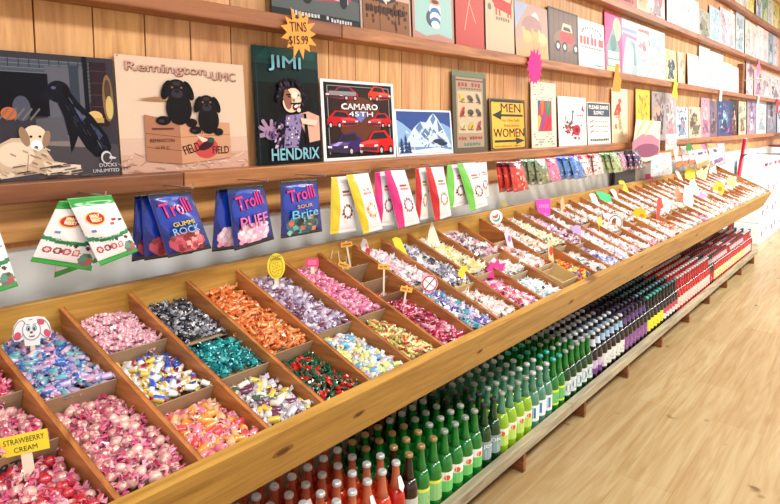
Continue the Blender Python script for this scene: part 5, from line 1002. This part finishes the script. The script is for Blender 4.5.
def ob(p): p.r(0, 0, 1, 1, sr(248, 240, 240)); p.r(0, .78, 1, 1, sr(246, 170, 50)); p.r(.7, .7, 1, 1, sr(236, 90, 170)); p.r(0, 0, 1, .2, sr(246, 180, 60)); p.e(.35, .62, .2, .07, sr(50, 40, 120)); p.e(.75, .62, .14, .06, sr(70, 50, 130)); p.e(.8, .3, .12, .06, sr(250, 226, 160))
bag('orange topped white bag with two purple ovals', (5.62, 1.272), (6.08, 1.268), (6.30, 1.085), (5.86, 1.05), ob, y=-.20, puff=.02, n=(16, 18))
def ob2(p): p.r(0, 0, 1, 1, sr(248, 240, 240)); p.r(0, .8, 1, 1, sr(246, 160, 50)); p.r(.1, 0, 1, .22, sr(130, 80, 170)); p.e(.45, .64, .22, .07, sr(50, 40, 120)); p.r(.85, .8, 1, 1, sr(230, 80, 60))
bag('orange topped white bag with a violet foot', (6.14, 1.272), (6.52, 1.266), (6.86, 1.09), (6.44, 1.06), ob2, y=-.20, puff=.02, n=(16, 18))
bag('pale pink translucent bag, last in the hanging row', (6.62, 1.26), (7.0, 1.26), (7.16, 1.04), (6.78, 1.03), mottle((236, 206, 220), [(246, 230, 236), (220, 170, 190), (210, 210, 220)], (230, 180, 200), 13), y=-.16, puff=.02, n=(12, 14))
# dark bins panel between bags and counter
mb = MB(); mb.box((4.20, -.034, 1.02), (4.62, -.019, 1.19)); tag(mb.build('black_panel', M_BLACKP), 'black board on the white wall beneath the notice card', 'board')
# hooks
def hook(X, n_): 
    mb = MB(); z = 1.266+.0038*X; mb.tube((X, -.083, z), (X, -.215, z+.002), .0022, W, 6); mb.tube((X, -.215, z), (X, -.219, z+.012), .0022, W, 6)
    return mb
for X, l in ((.35, 'steel hook of the bag at the frame edge'), (.595, 'steel hook of the jelly bean bags'), (.81, 'steel hook of the ring candy bags'), (1.04, 'steel hook of the pink cupcake bags'), (1.26, 'steel hook of the crawler candy bags'), (1.46, 'steel hook of the yellow striped bags'), (1.67, 'steel hook of the magenta striped bags'), (1.91, 'steel hook of the red striped bags'), (2.14, 'steel hook of the lime striped bags')):
    tag(hook(X, 0).build('hook', M_METAL), l, 'hook')

# ---------------------------------------------------------------- low bottle shelf
bs = thing('bottle_shelf', 'low wooden shelf with weathered front rail, full of bottles', 'shelf', (3.6, -.3, 0)); bl = Vector(bs.location)
def bpart(mb, name, mat, bev=.003):
    mb.v = [p-bl for p in mb.v]; o = mb.build(name, mat, bs)
    if bev: md = o.modifiers.new('b', 'BEVEL'); md.width = bev; md.segments = 2
    return o
mb = MB(); mb.box((.0, -.43, .112), (7.2, -.03, .13)); bpart(mb, 'shelf_board', M_BRACK)
rj = [0, 2.566, 3.721, 4.828, 7.22]
for k in range(4):
    mb = MB(); mb.box((rj[k]+.001, -.466, .108), (rj[k+1]-.001, -.432, .153)); bpart(mb, 'front_rail', M_RAIL, .004)
for X in (.26, .90, 1.53, 2.158, 2.78, 3.39, 4.02, 4.67, 5.28, 5.91, 6.53, 7.17):
    mb = MB(); mb.box((X-.012, -.442, 0), (X+.012, -.06, .1115)); bpart(mb, 'bracket', M_BRACK)
# bottles
PROF = [(.026, 0), (.0298, .004), (.0303, .01), (.0303, .122), (.0290, .136), (.0215, .162), (.0148, .185), (.0122, .21), (.0112, .232), (.0125, .236), (.0125, .241)]
def lab_mesh(bands, band_z=(.035, .105), txt=None, tc=INK, spots_=None, r=.0304, full=False):
    """wrap label; bands: list of (fraction top, colour) from the bottom"""
    mb = MB(); z0, z1 = band_z; n = 14; a0, a1 = (0, 2*PI); last = 0
    for fr, c in bands:
        za = z0+(z1-z0)*last; zb = z0+(z1-z0)*fr; last = fr
        for k in range(n):
            t0, t1 = a0+(a1-a0)*k/n, a0+(a1-a0)*(k+1)/n
            mb.poly([(r*math.cos(t0), r*math.sin(t0), za), (r*math.cos(t1), r*math.sin(t1), za), (r*math.cos(t1), r*math.sin(t1), zb), (r*math.cos(t0), r*math.sin(t0), zb)], c)
    P = Print(mb, lambda u, v, o: Vector(((r+o)*math.cos(-PI*.66+(u-.5)*2.0), (r+o)*math.sin(-PI*.66+(u-.5)*2.0), z0+(z1-z0)*v)), .0003)
    if spots_: spots_(P)
    if txt: P.t(txt, .1, .62, .8, .24, tc, .04)
    return mb
def cap_mb(col, gold=False):
    mb = MB(); n = 14
    mb.lathe([(.0128, .2335), (.0142, .235), (.0136, .2425), (.0112, .2455)], n, col, 0, False); mb.lathe([(.0112, .2455), (.0004, .2462)], n, col, 0, True); return mb
def bottle_kind(key, glass, neck, cap, label_mb, label, group, tagp=False, neckband=None):
    t = thing(('red' if key in ('rd', 'rc') else 'orange' if key in ('orange', 'ot') else 'green' if key in ('gy', 'gf', 'gj', 'li', 'to', 'gr', 'gw') else 'dark')+'_soda_bottle', label, 'bottle', (0, 0, 0), group)
    mb = MB(); mb.lathe(PROF[:6], 14, (1, 1, 1), 0); mb.build('glass_body', glass, t, True)
    mb = MB(); mb.lathe(PROF[5:], 12, (1, 1, 1), 0); mb.build('neck', neck, t, True)
    mb = cap_mb(cap); mb.build('cap', M_CAP, t, False)
    if label_mb: label_mb.build('label', M_LABEL, t, False)
    if neckband:
        mb = MB(); mb.lathe([(.0185, .175), (.0152, .187), (.0130, .21)], 12, neckband, 0, False); mb.build('neck_label', M_LABEL, t, True)
    if tagp:
        mb = MB(); mb.prism([(-.006, -.0155, .20), (-.011, -.027, .17), (0, -.031, .155), (.011, -.027, .17), (.006, -.0155, .20)], (0, .001, .0005), W); mb.build('hang_tag', M_PAPER, t, False)
    return t
g_or = glassmat('orange_soda', sr(232, 70, 20), .25); g_or3 = glassmat('orange_neck', sr(240, 150, 110), .55); g_rd2 = glassmat('red_neck', sr(216, 50, 60), .4); g_or2 = glassmat('red_orange_soda', sr(206, 40, 20), .25); g_clear = glassmat('clear_neck', sr(214, 200, 190), .6)
g_gr = glassmat('green_glass', sr(30, 150, 60), .35); g_dg = glassmat('dark_green_glass', sr(12, 84, 40), .3); g_li = glassmat('lime_soda', sr(170, 214, 50), .3); g_tl = glassmat('clear_teal_glass', sr(120, 186, 160), .5)
g_bk = glassmat('black_glass', sr(22, 12, 20), .1); g_rd = glassmat('red_soda', sr(206, 24, 36), .25); g_br = glassmat('brown_glass', sr(50, 24, 14), .15)
CDG = sr(168, 176, 166); CW = sr(214, 218, 220); CG = sr(176, 150, 100); CT = sr(80, 190, 180); CK = (.03, .03, .035)
def fruit(c): return lambda P: (P.e(.5, .72, .2, .13, c), P.e(.56, .66, .1, .07, sr(226, 110, 60)))
def blk(c): return lambda P: (P.r(.2, .4, .8, .6, c), P.r(.3, .2, .7, .28, c))
kinds = {
 'orange': bottle_kind('orange', g_or, g_or3, CW, None, 'white capped orange soda bottle at the near end of low shelf', 'orange soda bottles'),
 'orange_tag': bottle_kind('ot', g_or2, g_or3, CW, None, 'orange soda bottle with a white neck tag at the near end', 'tagged orange soda bottles', True),
 'brown': bottle_kind('br', g_br, g_br, CG, lab_mesh([(1, sr(200, 206, 196))], spots_=blk(sr(60, 90, 70))), 'dark brown bottle with gold cap between orange and green bottles', 'dark brown bottles'),
 'green_y': bottle_kind('gy', g_gr, g_gr, CG, lab_mesh([(.85, sr(150, 206, 140)), (1, sr(236, 236, 90))], spots_=blk(sr(214, 130, 90))), 'green bottle with yellow edged label next to the brown ones', 'green yellow label bottles'),
 'green_f': bottle_kind('gf', g_gr, g_gr, CDG, lab_mesh([(.55, sr(120, 206, 120)), (1, sr(240, 244, 236))], spots_=fruit(sr(230, 90, 50))), 'green bottle with white label and orange fruit picture', 'green fruit label bottles'),
 'green_j': bottle_kind('gj', g_dg, g_dg, CK, lab_mesh([(1, sr(150, 176, 180))], txt='JON', spots_=lambda P: (P.r(.1, .55, .9, .95, (.02, .02, .03)), P.r(.25, .1, .75, .5, sr(206, 214, 214))), tc=W), 'dark green bottle with black and grey label', 'dark green black label bottles'),
 'lime': bottle_kind('li', g_li, g_tl, CDG, lab_mesh([(.6, sr(196, 226, 120)), (1, sr(240, 244, 226))], spots_=fruit(sr(232, 110, 50))), 'yellow green soda bottle with fruit label', 'lime soda bottles'),
 'tonic': bottle_kind('to', g_tl, g_tl, CW, lab_mesh([(1, sr(240, 246, 250))], spots_=lambda P: P.r(.35, .2, .6, .85, sr(70, 140, 190))), 'clear pale bottle with white and blue label', 'clear soda bottles'),
 'green_r': bottle_kind('gr', g_gr, g_gr, CT, lab_mesh([(.12, sr(226, 236, 70)), (.85, sr(120, 200, 120)), (1, sr(226, 236, 70))], spots_=blk(sr(60, 140, 90))), 'green bottle with yellow rimmed green label and teal cap', 'green teal cap bottles'),
 'green_w': bottle_kind('gw', g_dg, g_gr, CDG, lab_mesh([(1, sr(220, 230, 232))], spots_=lambda P: P.e(.5, .5, .3, .3, sr(120, 150, 170))), 'green bottle with white oval label, last of the green block', 'green oval label bottles'),
 'black_v': bottle_kind('bv', g_bk, g_bk, CW, lab_mesh([(.4, sr(130, 70, 150)), (1, sr(206, 190, 220))], spots_=blk(sr(90, 50, 120))), 'black bottle with violet label and white neck band', 'black violet label bottles', neckband=sr(214, 224, 240)),
 'black_w': bottle_kind('bw', g_bk, g_bk, CW, lab_mesh([(1, sr(226, 230, 226))], spots_=blk(sr(60, 60, 80))), 'black bottle with white label and pale blue neck', 'black white label bottles', neckband=sr(170, 200, 226)),
 'black_p': bottle_kind('bp', g_bk, g_bk, sr(60, 60, 80), lab_mesh([(1, sr(150, 100, 160))], spots_=blk(sr(210, 190, 220))), 'black bottle with mauve label and purple neck band', 'black mauve label bottles', neckband=sr(110, 80, 140)),
 'black_y': bottle_kind('by', g_bk, g_bk, CT, lab_mesh([(1, sr(236, 230, 70))], spots_=blk(sr(120, 110, 40))), 'black bottle with yellow label', 'black yellow label bottles'),
 'black_r': bottle_kind('bk', g_bk, g_bk, sr(90, 140, 150), lab_mesh([(.5, sr(230, 226, 226)), (1, sr(200, 90, 110))], spots_=blk(sr(120, 60, 90))), 'black bottle with red and white label before the red block', 'black red label bottles'),
 'red': bottle_kind('rd', g_rd, g_rd2, sr(206, 206, 210), lab_mesh([(1, sr(240, 214, 206))], spots_=blk(sr(190, 60, 60))), 'red soda bottle with pale label and clear neck', 'red soda bottles'),
 'red_c': bottle_kind('rc', g_rd, g_rd, CK, lab_mesh([(1, sr(236, 220, 170))], spots_=blk(sr(170, 50, 60))), 'red soda bottle with cream label and black cap', 'red cream label bottles', neckband=sr(196, 190, 196)),
 'cola': bottle_kind('cl', g_br, g_br, CK, lab_mesh([(1, sr(190, 40, 50))], spots_=blk(W)), 'dark cola bottle with red label inside the far block', 'dark cola bottles', neckband=sr(170, 170, 176)),
}
bands = [(1.39, 'orange'), (1.46, 'brown'), (1.60, 'green_y'), (1.85, 'green_f'), (1.99, 'green_j'), (2.27, 'lime'), (2.44, 'tonic'), (2.60, 'green_r'), (2.87, 'green_w'), (3.05, 'black_v'), (3.35, 'black_w'), (3.75, 'black_p'), (4.1, 'black_y'), (4.42, 'black_r'), (5.3, 'red'), (5.45, 'cola'), (5.95, 'red_c'), (6.1, 'red'), (6.7, 'red_c'), (7.0, 'red'), (7.2, 'cola')]
used = set(); q = random.Random(11)
rows = [-.398, -.334, -.270, -.206, -.142]
X = .20; col = 0
while X < 7.14:
    for r_, Y in enumerate(rows):
        sh_ = r_*.02
        kd = [k for lim, k in bands if X+sh_-.02 < lim]; kd = kd[0] if kd else 'cola'
        if kd == 'orange' and r_ in (0, 2) and q.random() < .55: kd = 'orange_tag'
        if kd in ('green_f', 'green_y') and r_ > 3: kd = 'green_j'
        if kd == 'brown' and r_ > 1: kd = 'green_y'
        if kd == 'red' and r_ == 4: kd = 'cola'
        if kd == 'black_w' and r_ > 2: kd = 'black_v'
        if kd == 'black_y' and r_ > 0: kd = 'black_r'
        t = kinds[kd]
        if kd in used: t = copy_tree(t)
        used.add(kd)
        t.location = (X+q.uniform(-.0015, .0015), Y+q.uniform(-.001, .001), .1305); t.rotation_euler.z = q.uniform(-.35, .35)
    X += .0655; col += 1
for k, t in kinds.items():
    if k not in used:
        for ch in list(t.children): bpy.data.objects.remove(ch)
        bpy.data.objects.remove(t)

# ---------------------------------------------------------------- far end: cartons, pole, lamp
def carton(X, Y, Z, w, d, h, label, seed):
    mb = MB(); wc = sr(226, 236, 244); mb.box((0, 0, 0), (w, d, h), wc); q = random.Random(seed); rc = sr(190, 40, 70)
    P = Print(mb, lambda u, v, o: Vector((u*w, -o, v*h)), .0008, start=.001); P.r(.0, .48, 1, .49, sr(214, 220, 228))
    if Z > .7: squiggle(P, .12, .6, .45, .8, rc, 5); squiggle(P, .55, .6, .85, .8, rc, 5)
    else: P.r(.15+.1*(seed % 3), .35, .26+.1*(seed % 3), .6, sr(206, 90, 120)); P.r(.62, .5, .70, .72, sr(150, 110, 150))
    P2 = Print(mb, lambda u, v, o: Vector((-o, (1-u)*d, v*h)), .0008, start=.001); P2.r(.0, .48, 1, .49, sr(222, 226, 232))
    o = mb.build('carton', M_PAPER, None, False, (X, Y, Z)); md = o.modifiers.new('b', 'BEVEL'); md.width = .006; md.limit_method = 'ANGLE'; md.angle_limit = 1.2
    return tag(o, label, 'carton')
hh = .262; lv = ['on the floor', 'second from floor', 'third from floor', 'topmost']
for k in range(4):
    for j in range(3):
        carton(8.35+.66*j, -.30, hh*k+.001*k, .65, .28, hh-.001, f"white carton {lv[k]}, {['nearest', 'middle', 'farthest'][j]} stack behind the counter end", k*3+j+(3 if k == 3 else 0))
mb = MB(); mb.tube((7.40, -.12, 0), (7.62, -.22, 1.29), .021, sr(206, 30, 70), 12); mb.tube((7.62, -.22, 1.29), (7.622, -.22, 1.30), .02, sr(250, 230, 230), 12)
pole = mb.build('red_pole', M_PLASTIC, None, True); tag(pole, 'slim red pole leaning behind the far end of the counter', 'pole')
mb = MB(); mb.tube((7.49, -.235, 1.12), (7.70, -.225, 1.12), .012, (.05, .05, .06), 8); mb.build('clamp', M_PLASTIC, pole)['label'] = 'black clamp'
# lamp with dish on top of the cartons
tl = thing('table_lamp', 'small lamp with glowing orange shade on a dark red dish', 'lamp', (9.9, -.42, 1.055))
mb = MB(); mb.lathe([(.30, .1), (.32, .115), (.30, .125), (.02, .112)], 20, sr(150, 40, 50)); mb.build('dish', M_PLASTIC, tl, True)
mb = MB(); mb.lathe([(.09, 0), (.075, .02), (.06, .1), (.055, .27)], 14, sr(150, 110, 90)); mb.build('stem', M_PLASTIC, tl, True)
em = plain('lamp_glow', sr(255, 120, 70), .5); nb = em.node_tree.nodes['Principled BSDF']; nb.inputs['Emission Color'].default_value = (1, .28, .1, 1); nb.inputs['Emission Strength'].default_value = 2.2
mb = MB(); mb.lathe([(.12, .27), (.13, .31), (.10, .42), (.05, .47)], 16, W); mb.build('shade', em, tl, True)['label'] = 'glowing orange shade'
mb = MB(); mb.prism([(-.2, 0, 0), (.35, 0, 0), (.35, 0, .4), (-.2, 0, .4)], (0, .01, 0), sr(250, 226, 206)); mb.v = [p+Vector((10.7, -.25, 1.055)) for p in mb.v]; tag(mb.build('cream_card', M_PAPER), 'cream display card standing beside the glowing lamp', 'card')

# ---------------------------------------------------------------- ceiling lights
for k, X in enumerate((-.3, 1.9, 4.1, 6.3, 8.5, 10.7)):
    t = thing('ceiling_light', ['first', 'second', 'third', 'fourth', 'fifth', 'sixth'][k]+' white ceiling light panel counted from the near end', 'lamp', (X, -2.5, 3.24))
    mb = MB(); mb.box((-.62, -.32, 0), (.62, .32, .058)); mb.build('frame', M_CEIL, t)
    ld = bpy.data.lights.new('panel', 'AREA'); ld.shape = 'RECTANGLE'; ld.size = 1.2; ld.size_y = .6; ld.energy = (54, 66, 88, 118, 135, 150)[k]; ld.color = (1, .985, .96)
    lo = bpy.data.objects.new('light_panel', ld); C.objects.link(lo); lo.parent = t; lo.location = (0, 0, -.004)
w = bpy.data.worlds.new('daylight'); bpy.context.scene.world = w; w.use_nodes = True
w.node_tree.nodes['Background'].inputs['Color'].default_value = (.93, .96, 1, 1); w.node_tree.nodes['Background'].inputs['Strength'].default_value = 1.0

# ---------------------------------------------------------------- camera
cd = bpy.data.cameras.new('camera'); cd.sensor_width = 36; cd.lens = 600/780*36; cd.clip_start = .02; cd.shift_y = -(252-184)/780
co = bpy.data.objects.new('camera', cd); C.objects.link(co)
yaw, pitch = math.radians(40.4606), math.radians(5.3795)
fh = Vector((math.cos(yaw), math.sin(yaw), 0)); rt = Vector((math.sin(yaw), -math.cos(yaw), 0))
F = fh*math.cos(pitch)-Vector((0, 0, 1))*math.sin(pitch); U = rt.cross(F)
mw = Matrix((rt, U, -F)).transposed().to_4x4(); mw.translation = Vector((0, -1.55, 1.42)); co.matrix_world = mw
sc = bpy.context.scene; sc.camera = co
sc.view_settings.view_transform = 'Standard'; sc.view_settings.look = 'None'; sc.view_settings.exposure = .0; sc.view_settings.gamma = 1; sc.view_settings.use_curve_mapping = False
